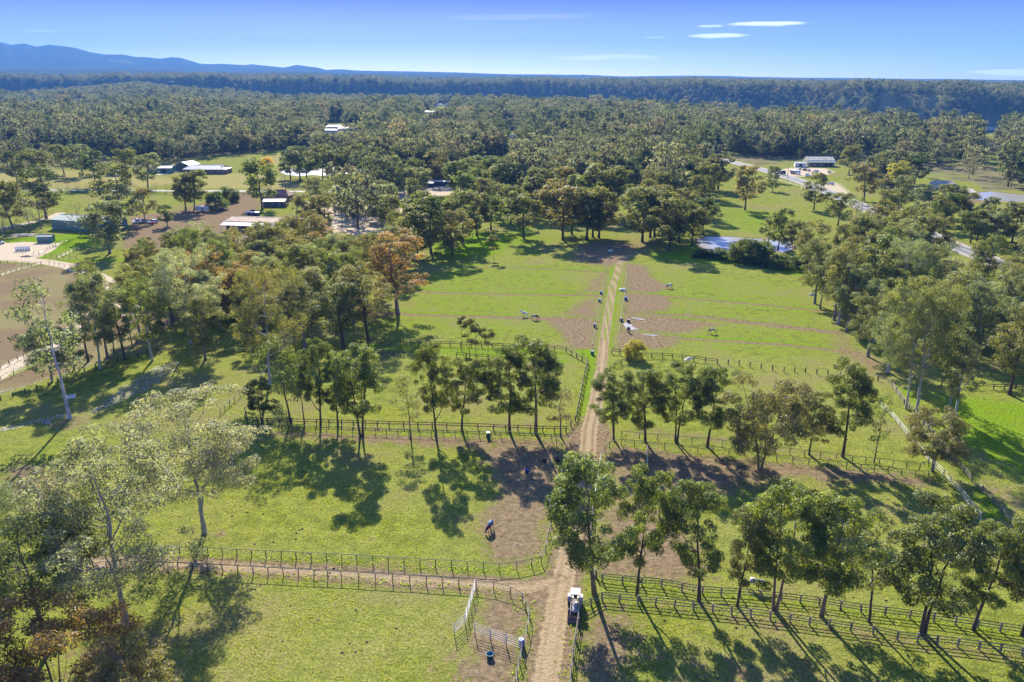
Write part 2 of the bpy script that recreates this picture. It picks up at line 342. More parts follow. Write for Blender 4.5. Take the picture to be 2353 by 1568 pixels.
PALE = [([(-40, 562), (60, 556), (140, 560), (125, 575), (85, 594), (-40, 602)], .95, 2), ([(690, 462), (800, 466), (960, 482), (1010, 505), (930, 540), (820, 545), (700, 530)], .8, 6), ([(560, 540), (690, 545), (760, 560), (840, 600), (760, 630), (640, 600)], .55, 6),
        ([(880, 452), (960, 425), (1120, 408), (1190, 416), (1130, 432), (960, 462)], .8, 5), ([(1770, 392), (1815, 385), (1900, 386), (1925, 396), (1900, 404), (1840, 407), (1800, 404)], .68, 4), ([(1870, 420), (1930, 418), (1975, 450), (1960, 462), (1900, 445)], .6, 5)]
ARENA = [([(-60, 640), (-60, 605), (40, 605), (160, 618), (200, 645), (270, 672), (285, 700), (230, 735), (150, 790), (60, 840), (-60, 900)], 1, 2), ([(-60, 935), (-60, 900), (70, 845), (200, 760), (300, 715), (420, 720), (400, 745), (330, 790), (240, 830), (110, 870), (0, 905)], .95, 2)]
LUSH = [([(930, 640), (1000, 590), (1380, 610), (1360, 790), (870, 780), (840, 720)], .42, 8), ([(1440, 610), (1860, 640), (1960, 790), (2040, 850), (1430, 810)], .42, 8), ([(620, 1250), (560, 1020), (1100, 1020), (1120, 1290)], .22, 10), ([(-60, 560), (60, 545), (190, 535), (250, 560), (160, 575), (100, 598), (330, 592), (340, 600), (120, 603)], .8, 3), ([(1000, 600), (980, 560), (1100, 530), (1200, 545), (1150, 590)], .8, 8), ([(1480, 590), (1600, 560), (1850, 610), (1900, 650), (1700, 610), (1560, 605)], .8, 6),
        ([(2050, 880), (2135, 960), (2260, 1190), (2330, 1200), (2200, 1040), (2100, 900)], .9, 2), ([(2130, 900), (2400, 920), (2400, 1130), (2250, 1060), (2150, 980)], .7, 5), ([(1385, 1325), (1560, 1340), (2353, 1440), (2353, 1475), (1900, 1410), (1560, 1372), (1390, 1358)], .55, 2),
        ([(1310, 800), (1350, 830), (1320, 985), (1350, 950), (1376, 800)], .8, 1.5), ([(0, 1000), (200, 960), (420, 960), (560, 900), (600, 860), (0, 1130)], .35, 10), ([(1400, 620), (1430, 600), (1410, 800), (1380, 800)], .8, 1.5), ([(560, 990), (1290, 990), (1300, 1012), (560, 1000)], .6, 1.5), ([(830, 784), (1300, 800), (1345, 830), (1300, 850), (1050, 820), (830, 810)], .55, 3),
        ([(1600, 465), (1700, 470), (1820, 500), (1830, 540), (1640, 535)], .5, 8), ([(1080, 540), (1250, 500), (1300, 560), (1200, 600)], .5, 10)]
DRY = [([(-60, 435), (-60, 395), (200, 392), (400, 408), (440, 420), (300, 434)], .8, 12), ([(440, 432), (470, 405), (540, 398), (640, 405), (720, 425), (740, 437)], .95, 8), ([(560, 375), (640, 352), (720, 348), (720, 372), (640, 385)], .8, 10), ([(330, 385), (420, 370), (420, 382)], .7, 8), ([(780, 400), (1000, 398), (1000, 408), (780, 412)], .6, 10), ([(700, 1600), (740, 1430), (900, 1400), (1050, 1400), (1030, 1500), (900, 1600)], .55, 9), ([(380, 1620), (420, 1350), (700, 1335), (800, 1380), (760, 1620)], .42, 8)]
STRIPS = [GL(s) for s in ([(1569, 683), (1760, 700), (1889, 713)], [(1437, 672), (1569, 683)], [(1436, 718), (1569, 722), (1935, 764)], [(1425, 759), (1569, 776), (1800, 790), (1969, 809)], [(967, 722), (1206, 730), (1368, 737)], [(930, 668), (1100, 674), (1368, 677)], [(1070, 612), (1250, 616), (1391, 626)], [(820, 714), (967, 722)])]
PONDS = {  # outline in the photograph
    'dam_right': [(1600, 548), (1625, 543), (1680, 544), (1740, 548), (1790, 553), (1818, 556), (1824, 572), (1800, 580), (1755, 576), (1700, 585), (1640, 582), (1605, 565)],
    'dam_left': [(643, 396), (655, 390), (690, 387), (715, 388), (740, 385), (800, 383), (850, 386), (885, 388), (890, 393), (850, 396), (825, 401), (780, 400), (742, 404), (715, 402), (685, 405), (655, 401)],
    'dam_far_right': [(2225, 455), (2240, 444), (2275, 440), (2330, 446), (2400, 452), (2400, 462), (2330, 464), (2260, 461)],
}

# ------------------------------------------------------------------ the ground: one sheet from under the camera to the horizon
NA, NR = 900, 720
az = np.linspace(R_(-60), R_(60), NA)
rr = np.concatenate([[1.0, 12.0, 25.0], np.geomspace(38, 620, 500), np.geomspace(620, 14500, NR - 503 + 1)[1:]])
NR = len(rr)
AZ, RR = np.meshgrid(az, rr)
GX = RR * np.sin(AZ); GY = RR * np.cos(AZ)
GZ = terr(GX, GY)
vx, vy = proj(GX, GY, GZ)
near = RR < 900
dirt = np.zeros_like(GX); pale = np.zeros_like(GX); lush = np.zeros_like(GX); dry = np.zeros_like(GX); arena = np.zeros_like(GX); trackm = np.zeros_like(GX); edge = np.zeros_like(GX)
nX, nY = GX[near], GY[near]
def acc(lst):
    o = np.zeros_like(nX)
    for vp, s, soft in lst: o = np.maximum(o, s * mask_poly(nX, nY, vp, soft))
    return o
d_ = acc(DIRT); p_ = acc(PALE); l_ = acc(LUSH); y_ = acc(DRY); a_ = acc(ARENA)
t_ = np.maximum(mask_line(nX, nY, TRACK[:10], 1.5, .5), mask_line(nX, nY, TRACK[9:], 1.2, .4)); t_ *= 1 - .8 * np.exp(-(dist_line(nX, nY, TRACK) / .30) ** 2) * np.clip((nY - P(1387, 796).y) / 5, 0, 1); t_ = np.maximum(t_, .95 * mask_line(nX, nY, LANE, 1.1, .7)) * .9
d_ = np.maximum(d_, .75 * mask_line(nX, nY, TRACK[:6], 2.6, 1.0)); d_ = np.maximum(d_, .6 * mask_line(nX, nY, LANE, 2.2, .8))
p_ = np.maximum(p_, mask_line(nX, nY, SAND_TRACK, 3.0, .8)); p_ = np.maximum(p_, mask_line(nX, nY, SAND_TRACK2, 2.4, .8)); p_ = np.maximum(p_, .9 * mask_line(nX, nY, DRIVE, 2.5, 1))
for s in STRIPS:
    d_ = np.maximum(d_, .72 * mask_line(nX, nY, [(q[0], q[1] - .8) for q in s], .95, .7)); l_ = np.maximum(l_, .95 * mask_line(nX, nY, [(q[0], q[1] + 1.3) for q in s], .7, .5))
d_ = np.maximum(d_, .75 * mask_line(nX, nY, ROAD, 6.5, 1.5))
for k, vp in PONDS.items(): d_ = np.maximum(d_, .85 * np.clip((3.0 - dist_poly(nX, nY, GL(vp))) / 4, 0, 1))
dl_ = dist_line(nX, nY, TRACK); rut = np.zeros_like(GX); rut[near] = np.exp(-((dl_ - .72) / .26) ** 2) * np.clip((nY - 60) / 60, .35, 1) + .8 * np.exp(-((dist_line(nX, nY, LANE) - .65) / .25) ** 2); dirt[near] = d_; pale[near] = p_; lush[near] = l_; dry[near] = y_; arena[near] = a_; trackm[near] = t_
for k, vp in PONDS.items():                        # the beds of the dams lie lower
    GZ[near] -= np.clip(-dist_poly(nX, nY, GL(vp)) / 3.0, 0, 1) * 0.8
# forest floor where the trees stand
CLEAR = [  # open ground beyond the paddocks, as seen in the photograph
    [(-200, 446), (-200, 392), (200, 388), (350, 385), (420, 368), (560, 352), (720, 345), (735, 376), (900, 378), (900, 410), (740, 415), (760, 442), (660, 470), (560, 500), (440, 500), (330, 505), (120, 520), (-200, 545)],
    [(1590, 520), (1590, 470), (1630, 440), (1700, 425), (1790, 405), (1810, 402), (1930, 470), (1850, 545), (1640, 540)],
    [(1740, 425), (1740, 380), (1840, 372), (1920, 378), (2000, 396), (1990, 418), (2060, 470), (1960, 470)],
    [(2100, 440), (2130, 405), (2240, 420), (2260, 436), (2400, 440), (2400, 530), (2300, 505), (2200, 480)],
    [(2040, 412), (2120, 404), (2230, 418), (2200, 432), (2110, 440)],
    [(2245, 378), (2262, 352), (2300, 354), (2306, 384)], [(2245, 318), (2268, 308), (2300, 308), (2300, 322), (2250, 326)],
    [(985, 268), (990, 250), (1030, 236), (1040, 240), (1035, 262)], [(1055, 262), (1062, 250), (1075, 250), (1075, 266)], [(748, 300), (752, 284), (790, 280), (795, 302)], [(868, 302), (872, 285), (882, 285), (885, 304)],
    [(1150, 330), (1160, 300), (1185, 300), (1190, 322)], [(880, 445), (960, 418), (1130, 404), (1200, 412), (1130, 436), (960, 466)], [(1060, 385), (1130, 372), (1200, 378), (1180, 392), (1070, 398)],
]
VIS = [[(1780, 398), (1830, 396), (1900, 430), (1955, 455), (1962, 472), (1925, 462), (1830, 420)], [(2122, 532), (2150, 530), (2290, 590), (2290, 606), (2190, 574)], [(1825, 405), (1825, 380), (1850, 368), (1905, 368), (1915, 400), (1880, 412)]]
def hides(x, y, z, h, polys):
    """which upright trees would stand in front of ground that the photograph shows"""
    o = np.zeros(np.shape(x), bool)
    for f in (.0, .25, .5, .75, 1.0):
        a, b = proj(x, y, z + h * f)
        for c in polys: o |= inpoly(a, b, c)
    return o
inclear = np.zeros_like(GX, bool)
mid = (RR > 300) & (RR < 2600)
for c in CLEAR: inclear[mid] |= inpoly(vx[mid], vy[mid], c)
forest = np.clip((RR - 380) / 120, 0, 1) * (~inclear)
low = np.interp(vx, [-500, 0, 640, 800, 1180, 1420, 1600, 2000, 2353, 3000], [400, 400, 376, 420, 420, 380, 350, 430, 500, 520])
forest = np.where((RR < 900) & (vy > low), 0, forest)
ii = np.arange(NA * NR).reshape(NR, NA)
q = np.stack([ii[:-1, :-1], ii[:-1, 1:], ii[1:, 1:], ii[1:, :-1]], -1).reshape(-1, 4)[:, ::-1]

def ground_mat():
    m, t, out = newmat('ground'); N = t.nodes.new; L = t.links.new
    def attr(nm): n = N('ShaderNodeAttribute'); n.attribute_name = nm; return n.outputs['Fac']
    geo = N('ShaderNodeNewGeometry')
    def noise(s, d=6, r=.6, dist=0.0):
        n = N('ShaderNodeTexNoise'); n.inputs['Scale'].default_value = s; n.inputs['Detail'].default_value = d; n.inputs['Roughness'].default_value = r; n.inputs['Distortion'].default_value = dist
        L(geo.outputs['Position'], n.inputs['Vector']); return n.outputs[0]
    def mth(op, a, b=None, c=None):
        n = N('ShaderNodeMath'); n.operation = op
        for i, x in enumerate((a, b, c)):
            if x is None: continue
            if isinstance(x, (int, float)): n.inputs[i].default_value = x
            else: L(x, n.inputs[i])
        return n.outputs[0]
    def rng_(x, a, b, c=0, d=1, sm=True):
        n = N('ShaderNodeMapRange'); n.interpolation_type = 'SMOOTHSTEP' if sm else 'LINEAR'
        for i, v in enumerate((a, b, c, d)): n.inputs[i + 1].default_value = v
        L(x, n.inputs[0]); return n.outputs[0]
    def mix(f, a, b):
        n = N('ShaderNodeMix'); n.data_type = 'RGBA'
        for i, x in ((0, f), (6, a), (7, b)):
            if isinstance(x, tuple): n.inputs[i].default_value = x + (1,)
            elif isinstance(x, (int, float)): n.inputs[i].default_value = x
            else: L(x, n.inputs[i])
        return n.outputs[2]
    n_big, n_mid, n_fine, n_sm = noise(.045, 5), noise(.42, 6, .65), noise(3.2, 5, .7), noise(1.1, 5, .65)
    # turf: bright tufts over thinner olive ground
    turf = mix(rng_(n_mid, .34, .66), (0.125, 0.150, 0.028), (0.262, 0.282, 0.046))
    turf = mix(rng_(n_big, .36, .66), turf, mix(rng_(n_sm, .35, .65), (0.205, 0.200, 0.058), (0.255, 0.268, 0.055)))
    tuft = rng_(n_fine, .40, .60)
    turf = mix(mth('MULTIPLY', mth('SUBTRACT', 1.0, tuft), .62), turf, (0.062, 0.078, 0.016))
    spk = rng_(noise(1.7, 3, .55), .60, .68)
    turf = mix(mth('MULTIPLY', spk, .7), turf, (0.045, 0.052, 0.016))
    thin = mth('MAXIMUM', rng_(n_mid, .57, .68), rng_(mth('ADD', n_big, mth('MULTIPLY', mth('SUBTRACT', n_sm, .5), .35)), .52, .64))
    turf = mix(mth('MULTIPLY', thin, .55), turf, mix(tuft, (0.120, 0.095, 0.050), (0.215, 0.178, 0.090)))
    lushc = mix(tuft, (0.060, 0.110, 0.008), (0.190, 0.275, 0.014))
    dryc = mix(tuft, (0.175, 0.155, 0.055), (0.285, 0.255, 0.095))
    col = mix(rng_(mth('ADD', attr('lush'), mth('MULTIPLY', mth('SUBTRACT', n_mid, .5), 1.3)), .25, .75), turf, lushc)
    col = mix(rng_(mth('ADD', attr('dry'), mth('MULTIPLY', mth('SUBTRACT', n_sm, .5), .9)), .25, .75), col, dryc)
    # bare earth shows in ragged patches
    earth = mix(rng_(n_sm, .3, .7), (0.125, 0.090, 0.052), (0.245, 0.180, 0.108))
    earth = mix(mth('MULTIPLY', rng_(n_fine, .55, .36), .55), earth, (0.085, 0.062, 0.040))
    k = mth('ADD', attr('dirt'), mth('MULTIPLY', mth('SUBTRACT', n_mid, .5), 1.5)); k = mth('ADD', k, mth('MULTIPLY', mth('SUBTRACT', n_fine, .5), 1.3))
    col = mix(rng_(k, .26, .58), col, earth)
    sand = mix(rng_(n_sm, .3, .7), (0.34, 0.275, 0.19), (0.48, 0.40, 0.29))
    trk = mix(rng_(n_fine, .35, .65), (0.235, 0.175, 0.100), (0.350, 0.270, 0.160))
    ar = mix(rng_(n_big, .40, .60), mix(rng_(n_fine, .3, .65), (0.120, 0.086, 0.048), (0.195, 0.142, 0.083)), (0.185, 0.160, 0.074))
    e = mth('MULTIPLY', mth('SUBTRACT', n_sm, .5), .9)
    col = mix(rng_(mth('ADD', attr('arena'), e), .35, .65), col, ar)
    trk = mix(mth('MULTIPLY', attr('rut'), mth('ADD', mth('MULTIPLY', rng_(n_mid, .30, .62), .6), .35)), trk, (0.120, 0.086, 0.050))
    col = mix(rng_(mth('ADD', attr('track'), mth('MULTIPLY', e, 1.3)), .35, .65), col, trk)
    col = mix(rng_(mth('ADD', attr('pale'), e), .35, .65), col, sand)
    litter = mix(rng_(noise(.06, 6, .7), .35, .65), (0.095, 0.092, 0.044), (0.180, 0.158, 0.082))
    litter = mix(rng_(noise(.011, 4), .52, .62), litter, (0.150, 0.160, 0.045))
    col = mix(attr('forest'), col, litter)
    far = mix(rng_(noise(.02, 8, .75), .38, .62), (0.030, 0.040, 0.020), (0.085, 0.088, 0.045))
    far = mix(rng_(noise(.0016, 6, .7), .60, .66), far, (0.150, 0.145, 0.070))
    col = mix(attr('far'), col, far)
    b = N('ShaderNodeBsdfPrincipled'); b.inputs['Roughness'].default_value = .9; b.inputs['Specular IOR Level'].default_value = .0
    L(col, b.inputs['Base Color'])
    hgt = mth('ADD', mth('MULTIPLY', n_fine, .16), mth('MULTIPLY', n_sm, .22)); hgt = mth('ADD', hgt, mth('MULTIPLY', mth('MULTIPLY', noise(.03, 8, .8), 22.0), attr('far')))
    bp = N('ShaderNodeBump'); bp.inputs['Strength'].default_value = .75; bp.inputs['Distance'].default_value = 1.0
    L(hgt, bp.inputs['Height']); L(bp.outputs[0], b.inputs['Normal']); L(b.outputs[0], out.inputs[0])
    return m
gm = mesh_np('ground', np.stack([GX, GY, GZ], -1).reshape(-1, 3), q, ground_mat(), smooth=True)
farm = np.clip((RR - 3300) / 500, 0, 1)
for nm, a in (('dirt', dirt), ('pale', pale), ('lush', lush), ('dry', dry), ('arena', arena), ('track', trackm), ('rut', rut), ('forest', forest * (1 - farm)), ('far', farm)):
    at = gm.attributes.new(nm, 'FLOAT', 'POINT'); at.data.foreach_set('value', a.astype(np.float32).ravel())
tag(link('ground', gm), kind='structure')

# ------------------------------------------------------------------ sealed road with its painted lines, the left road, the dams
def ribbon(pts, w, z, name, mat, off=0.0, dash=None, parent=None, kind='structure'):
    pts = [Vector((p[0], p[1])) for p in pts]
    dense = []                                     # a rounded line
    for i in range(len(pts) - 1):
        p0, p1, p2, p3 = pts[max(i - 1, 0)], pts[i], pts[i + 1], pts[min(i + 2, len(pts) - 1)]
        n = max(int((p2 - p1).length / 3), 2)
        for k in range(n):
            t = k / n; dense.append(0.5 * (2 * p1 + (p2 - p0) * t + (2 * p0 - 5 * p1 + 4 * p2 - p3) * t * t + (3 * p1 - p0 - 3 * p2 + p3) * t ** 3))
    dense.append(pts[-1]); mb = MB(); run = 0.0
    for i in range(len(dense) - 1):
        a, b = dense[i], dense[i + 1]
        ta = (dense[min(i + 1, len(dense) - 1)] - dense[max(i - 1, 0)]).normalized(); tb = (dense[min(i + 2, len(dense) - 1)] - dense[i]).normalized()
        na, nb = Vector((ta.y, -ta.x)), Vector((tb.y, -tb.x)); run += (b - a).length
        if dash and (run % dash[0]) > dash[1]: continue
        q4 = [a + na * (off - w / 2), a + na * (off + w / 2), b + nb * (off + w / 2), b + nb * (off - w / 2)]
        mb.add([(p.x, p.y, z) for p in q4], [(0, 1, 2, 3)])
    o = mb.build(name, mat, parent)
    if not parent: tag(o, kind=kind)
    return o
asphalt = simple('asphalt', (0.105, 0.105, 0.108), .8, var=.15, scale=.8, spec=.25)
gravel = simple('gravel_shoulder', (0.26, 0.22, 0.17), .9, var=.2, scale=1.2)
paintw = simple('road_paint', (0.75, 0.75, 0.72), .6, var=.08)
rs = ribbon(ROAD, 11.5, .03, 'road_shoulder', gravel)
rd = ribbon(ROAD, 8.4, .06, 'road', asphalt)
ribbon(ROAD, .22, .066, 'edge_line', paintw, 3.6, parent=rd); ribbon(ROAD, .22, .066, 'edge_line', paintw, -3.6, parent=rd); ribbon(ROAD, .22, .066, 'centre_line', paintw, 0, dash=(12, 9.2), parent=rd)
ribbon(ROAD_L, 6.0, .05, 'side_road', asphalt)
ribbon(GL([(360, 402), (395, 397), (410, 392), (430, 388)]), 4.0, .05, 'driveway', simple('pale_concrete', (0.50, 0.47, 0.42), .85))
ribbon([tuple(PT(1062, 252))[:2], tuple(PT(1070, 275))[:2]], 6.0, float(terr(*tuple(PT(1066, 262))[:2])) + 1.0, 'far_driveway', bpy.data.materials['pale_concrete'])
def water_mat():
    m, t, out = newmat('water'); N = t.nodes.new; L = t.links.new
    b = N('ShaderNodeBsdfPrincipled'); b.inputs['Base Color'].default_value = (0.27, 0.265, 0.25, 1); b.inputs['Roughness'].default_value = .2; b.inputs['Specular IOR Level'].default_value = .3; b.inputs['IOR'].default_value = 1.35
    n = N('ShaderNodeTexNoise'); n.inputs['Scale'].default_value = 1.5; n.inputs['Detail'].default_value = 4
    g = N('ShaderNodeNewGeometry'); L(g.outputs['Position'], n.inputs['Vector'])
    bp = N('ShaderNodeBump'); bp.inputs['Strength'].default_value = .25; bp.inputs['Distance'].default_value = .06; L(n.outputs[0], bp.inputs['Height']); L(bp.outputs[0], b.inputs['Normal'])
    L(b.outputs[0], out.inputs[0]); return m
WATER = water_mat()
for k, vp in PONDS.items():
    pts = [Vector(p[:2]) for p in GL(vp)]; out_ = []
    for i in range(len(pts)):                      # rounded, slightly ragged shore
        p0, p1, p2, p3 = pts[i - 1], pts[i], pts[(i + 1) % len(pts)], pts[(i + 2) % len(pts)]
        for j in range(5):
            t = j / 5; a = 0.5 * (2 * p1 + (p2 - p0) * t + (2 * p0 - 5 * p1 + 4 * p2 - p3) * t * t + (3 * p1 - p0 - 3 * p2 + p3) * t ** 3); out_.append((a.x + random.uniform(-.3, .3), a.y + random.uniform(-.3, .3), -.12))
    mb = MB(); mb.add(out_, [tuple(range(len(out_)))]); o = mb.build('water', WATER); tag(o, kind='structure')
# ------------------------------------------------------------------ trees
LEAF = leaf_mat('leaves'); LEAF_F = leaf_mat('forest_leaves', True)
BARK = bark_mat('bark'); BARK_F = bark_mat('forest_bark', (0.13, 0.11, 0.09))
def tubes_np(paths):
    """paths: list of (pts (n,3), radii (n,), sides) -> vertices, quads"""
    V, F, o = [], [], 0
    for pts, rad, n in paths:
        pts = np.asarray(pts, float); rad = np.asarray(rad, float)
        t = np.gradient(pts, axis=0); t /= np.linalg.norm(t, axis=1, keepdims=True) + 1e-9
        ref = np.array([0.31, 0.95, 0.05]) if abs(t[0, 2]) > .75 else np.array([0, 0, 1.0])
        a = np.cross(t, ref); a /= np.linalg.norm(a, axis=1, keepdims=True) + 1e-9; b = np.cross(t, a)
        an = np.arange(n) * 2 * np.pi / n
        ring = pts[:, None] + rad[:, None, None] * (a[:, None] * np.cos(an)[None, :, None] + b[:, None] * np.sin(an)[None, :, None])
        V.append(ring.reshape(-1, 3)); m = len(pts)
        i = np.arange(m - 1)[:, None] * n; k = np.arange(n)[None]; k2 = (k + 1) % n
        F.append((o + np.stack([i + k, i + k2, i + n + k2, i + n + k], -1)).reshape(-1, 4)); o += m * n
    return np.concatenate(V), np.concatenate(F)
def leaves_np(g, cen, crad, crown_c, n_per, ln, wd, up=.45, cov=1.0):
    """sprays of leaves laid over each clump; crad (k,) radii"""
    k = len(cen); n = np.maximum((n_per * (crad / crad.mean()) ** 2).astype(int), 6); ci = np.repeat(np.arange(k), n); N = len(ci)
    d = g.normal(size=(N, 3)); d[:, 2] = d[:, 2] * .9 + .25; d /= np.linalg.norm(d, axis=1, keepdims=True)
    rad = crad[ci] * (0.45 + 0.6 * g.random(N) ** .6)
    pos = cen[ci] + d * rad[:, None] * np.array([1.0, 1.0, .72])
    nrm = d + np.array([0, 0, up]) + g.normal(size=(N, 3)) * .55; nrm /= np.linalg.norm(nrm, axis=1, keepdims=True)
    ax = g.normal(size=(N, 3)) * .8 + np.array([0, 0, -.55]) + d * .25
    ax -= nrm * (ax * nrm).sum(1, keepdims=True); ax /= np.linalg.norm(ax, axis=1, keepdims=True) + 1e-9
    sd = np.cross(ax, nrm); s = .65 + .7 * g.random(N)
    L_ = (ln * s)[:, None]; W_ = (wd * s)[:, None]
    v = np.stack([pos - ax * L_ * .5, pos + sd * W_ * .5 - ax * L_ * .05, pos + ax * L_ * .5, pos - sd * W_ * .5 - ax * L_ * .05], 1).reshape(-1, 3)
    f = np.arange(N * 4).reshape(-1, 4)
    ct = g.random(k)
    lv = np.clip(.55 * ct[ci] + .45 * g.random(N), 0, 1)
    return v, f, lv
def crown_mesh(name, v, f, lv, mat):
    me = mesh_np(name, v, f, mat); a = me.attributes.new('leafv', 'FLOAT', 'FACE'); a.data.foreach_set('value', lv.astype(np.float32)); return me
def gen_tree(seed, H, R, cb, ncl, nper, ln, wd, cr, lean=.04, stems=1, trunk_r=None, top=.9, sides=7, twig=True, prof=(.12, .86, .75), splay=0.0, hole=.25, nlimb=8, bow=.35):
    g = np.random.default_rng(seed); trunk_r = trunk_r or H * .0165
    # irregular crown outline
    ph = g.random(4) * 6.28; am = g.uniform(.10, .24, 3)
    def env(t, a):
        return R * np.sin(np.pi * (prof[0] + (prof[1] - prof[0]) * t)) ** prof[2] * (1 + am[0] * np.sin(a + ph[0]) + am[1] * np.sin(2 * a + ph[1] + t * 4) + am[2] * np.sin(3 * a + ph[2] - t * 5))
    lx, ly = g.normal(size=2) * lean * H
    cen = []; tries = 0
    while len(cen) < ncl and tries < ncl * 60:
        tries += 1
        t = g.random() ** .85; a = g.random() * 6.28; e = env(t, a); q = np.sqrt(g.random()) if g.random() < .35 else .62 + .38 * g.random()
        z = (cb + (1 - cb) * t) * H - cr * .5
        p = np.array([lx * z / H + e * q * np.cos(a), ly * z / H + e * q * np.sin(a), z])
        if np.sin(a * 1.0 + ph[3] + t * 5) > 1 - hole and q > .5: continue
        if cen and np.min(np.linalg.norm(np.array(cen) - p, axis=1)) < cr * .72: continue
        cen.append(p)
    cen = np.array(cen); crad = cr * g.uniform(.62, 1.25, len(cen))
    paths = []; nodes = []
    for s in range(stems):
        an = 6.28 * s / stems + g.random(); off = np.array([np.cos(an), np.sin(an)]) * (.012 * H if stems > 1 else 0)
        z = np.linspace(0, top * H, 12); w = np.cumsum(g.normal(size=(12, 2)) * .013 * H, 0) * (z / H)[:, None]
        sp = np.array([np.cos(an), np.sin(an)]) * splay * R if stems > 1 else np.zeros(2)
        xy = np.array([lx, ly])[None] * (z / H)[:, None] + w + off + sp * ((z / H) ** 1.2)[:, None]
        pts = np.column_stack([xy, z]); pts[0, 2] = -.25
        rad = trunk_r * (1 - .86 * (z / (top * H)) ** .9) * (1 if stems == 1 else .72); rad[0] *= 1.3; rad[1] *= 1.08
        paths.append((pts, rad, sides)); nodes.append((pts, rad))
    if twig and len(cen):
        # limbs reach towards groups of clumps
        k = min(nlimb, len(cen)); cc = cen[g.choice(len(cen), k, replace=False)]
        for _ in range(4):
            lab = np.argmin(((cen[:, None] - cc[None]) ** 2).sum(-1), 1)
            cc = np.array([cen[lab == i].mean(0) if (lab == i).any() else cc[i] for i in range(k)])
        for i in range(k):
            mem = cen[lab == i]
            if not len(mem): continue
            pts, rad = nodes[int(np.argmin([np.linalg.norm((n_[0][-3] - cc[i])[:2]) for n_ in nodes]))]
            h0 = np.clip(cc[i][2] - np.linalg.norm((cc[i] - pts[6])[:2]) * g.uniform(.7, 1.3), .45 * cb * H, .82 * H)
            j = int(np.clip(np.searchsorted(pts[:, 2], h0), 2, 10)); st = pts[j]; r0 = max(rad[j] * .62, .03)
            t = np.linspace(0, 1, 7)[:, None]; end = cc[i] + np.array([0, 0, -cr * .15]); ctrl = st * .5 + end * .5 + np.array([0, 0, -bow * .25 * (end[2] - st[2])]) + g.normal(size=3) * .05 * R
            lp = (1 - t) ** 2 * st + 2 * t * (1 - t) * ctrl + t * t * end + g.normal(size=(7, 3)) * .012 * H * t * (1 - t) * 4
            lr = r0 * (1 - .78 * t[:, 0]); paths.append((lp, lr, 5))
            for c in mem:
                q = int(g.integers(3, 7)); s0 = lp[q]; md = (s0 + c) / 2 + np.array([0, 0, -.05 * np.linalg.norm(c - s0)]) + g.normal(size=3) * .08
                paths.append((np.array([s0, md, c]), [max(lr[q] * .6, .02), max(lr[q] * .38, .014), .010], 3))
    tv, tf = tubes_np(paths)
    return cen, crad, tv, tf, g
PROTO = {}
def proto(key, seed, LOD=0, **k):
    n_per, ln, wd = k.pop('nper'), k.pop('ln'), k.pop('wd')
    cen, crad, tv, tf, g = gen_tree(seed, nper=0, ln=0, wd=0, **k)
    v, f, lv = leaves_np(g, cen, crad, None, n_per, ln, wd)
    PROTO[key] = dict(trunk=mesh_np('trunk', tv, tf, BARK, True), crown=crown_mesh('crown', v, f, lv, LEAF), H=float(v[:, 2].max()), R=float(np.percentile(np.abs(v[:, :2]), 97.5)))
# near kinds (real leaf sprays), then lighter ones for trees farther off
for i in range(5): proto(f'row{i}', 100 + i, H=17, R=4.3, cb=.30, ncl=100, nper=225, ln=.31, wd=.125, cr=.90, prof=(.13, .84, .7), nlimb=9, stems=2 if i in (1, 4) else 1, splay=.45, hole=.3)
for i in range(4): proto(f'gum{i}', 200 + i, H=24, R=8.2, cb=.36, ncl=200, nper=165, ln=.32, wd=.115, cr=1.12, prof=(.16, .86, .6), nlimb=12, lean=.015, trunk_r=.31, hole=.3)
for i in range(4): proto(f'tall{i}', 300 + i, H=21, R=4.8, cb=.30, ncl=92, nper=140, ln=.40, wd=.14, cr=1.08, prof=(.15, .85, .65), nlimb=8, hole=.32)
for i in range(3): proto(f'spread{i}', 350 + i, H=15, R=6.2, cb=.26, ncl=120, nper=210, ln=.33, wd=.13, cr=1.05, prof=(.22, .84, .6), nlimb=9, stems=2, splay=.5)
for i in range(3): proto(f'wispy{i}', 400 + i, H=15, R=2.8, cb=.35, ncl=26, nper=70, ln=.42, wd=.13, cr=.95, nlimb=8, trunk_r=.17, hole=.35)
for i in range(2): proto(f'sapling{i}', 450 + i, H=6, R=1.1, cb=.45, ncl=14, nper=90, ln=.3, wd=.11, cr=.5, trunk_r=.05, nlimb=4, stems=1)
for i in range(3): proto(f'bush{i}', 500 + i, H=4, R=2.2, cb=.12, ncl=48, nper=110, ln=.3, wd=.14, cr=.75, prof=(.3, .9, .6), stems=3, splay=.6, trunk_r=.12, nlimb=6)
for i in range(2): proto(f'bare{i}', 550 + i, H=12, R=4.6, cb=.3, ncl=110, nper=9, ln=.3, wd=.08, cr=.6, prof=(.25, .85, .6), trunk_r=.2, nlimb=14, hole=.1)
for i in range(6): proto(f'mid{i}', 600 + i, H=20, R=5.4, cb=.26, ncl=85, nper=62, ln=.80, wd=.30, cr=1.3, prof=(.15, .86, .62), nlimb=7, sides=5, hole=.3, trunk_r=.36)
TREES = []           # (region, base x, root)
DARK = (0.072, 0.096, 0.030); GREEN = (0.105, 0.130, 0.034); OLIVE = (0.120, 0.127, 0.044); GREY = (0.190, 0.200, 0.135); BROWN = (0.148, 0.134, 0.056); RUST = (0.185, 0.128, 0.048); YELL = (0.24, 0.22, 0.038); GOLD = (0.40, 0.26, 0.03); SAGE = (0.128, 0.145, 0.078); SILVER = (0.250, 0.240, 0.180); LIME = (0.135, 0.165, 0.034)
PALEBARK = (0.42, 0.39, 0.34); DKBARK = (0.105, 0.080, 0.060); GREYB = (0.24, 0.21, 0.18); TANB = (0.22, 0.155, 0.105)
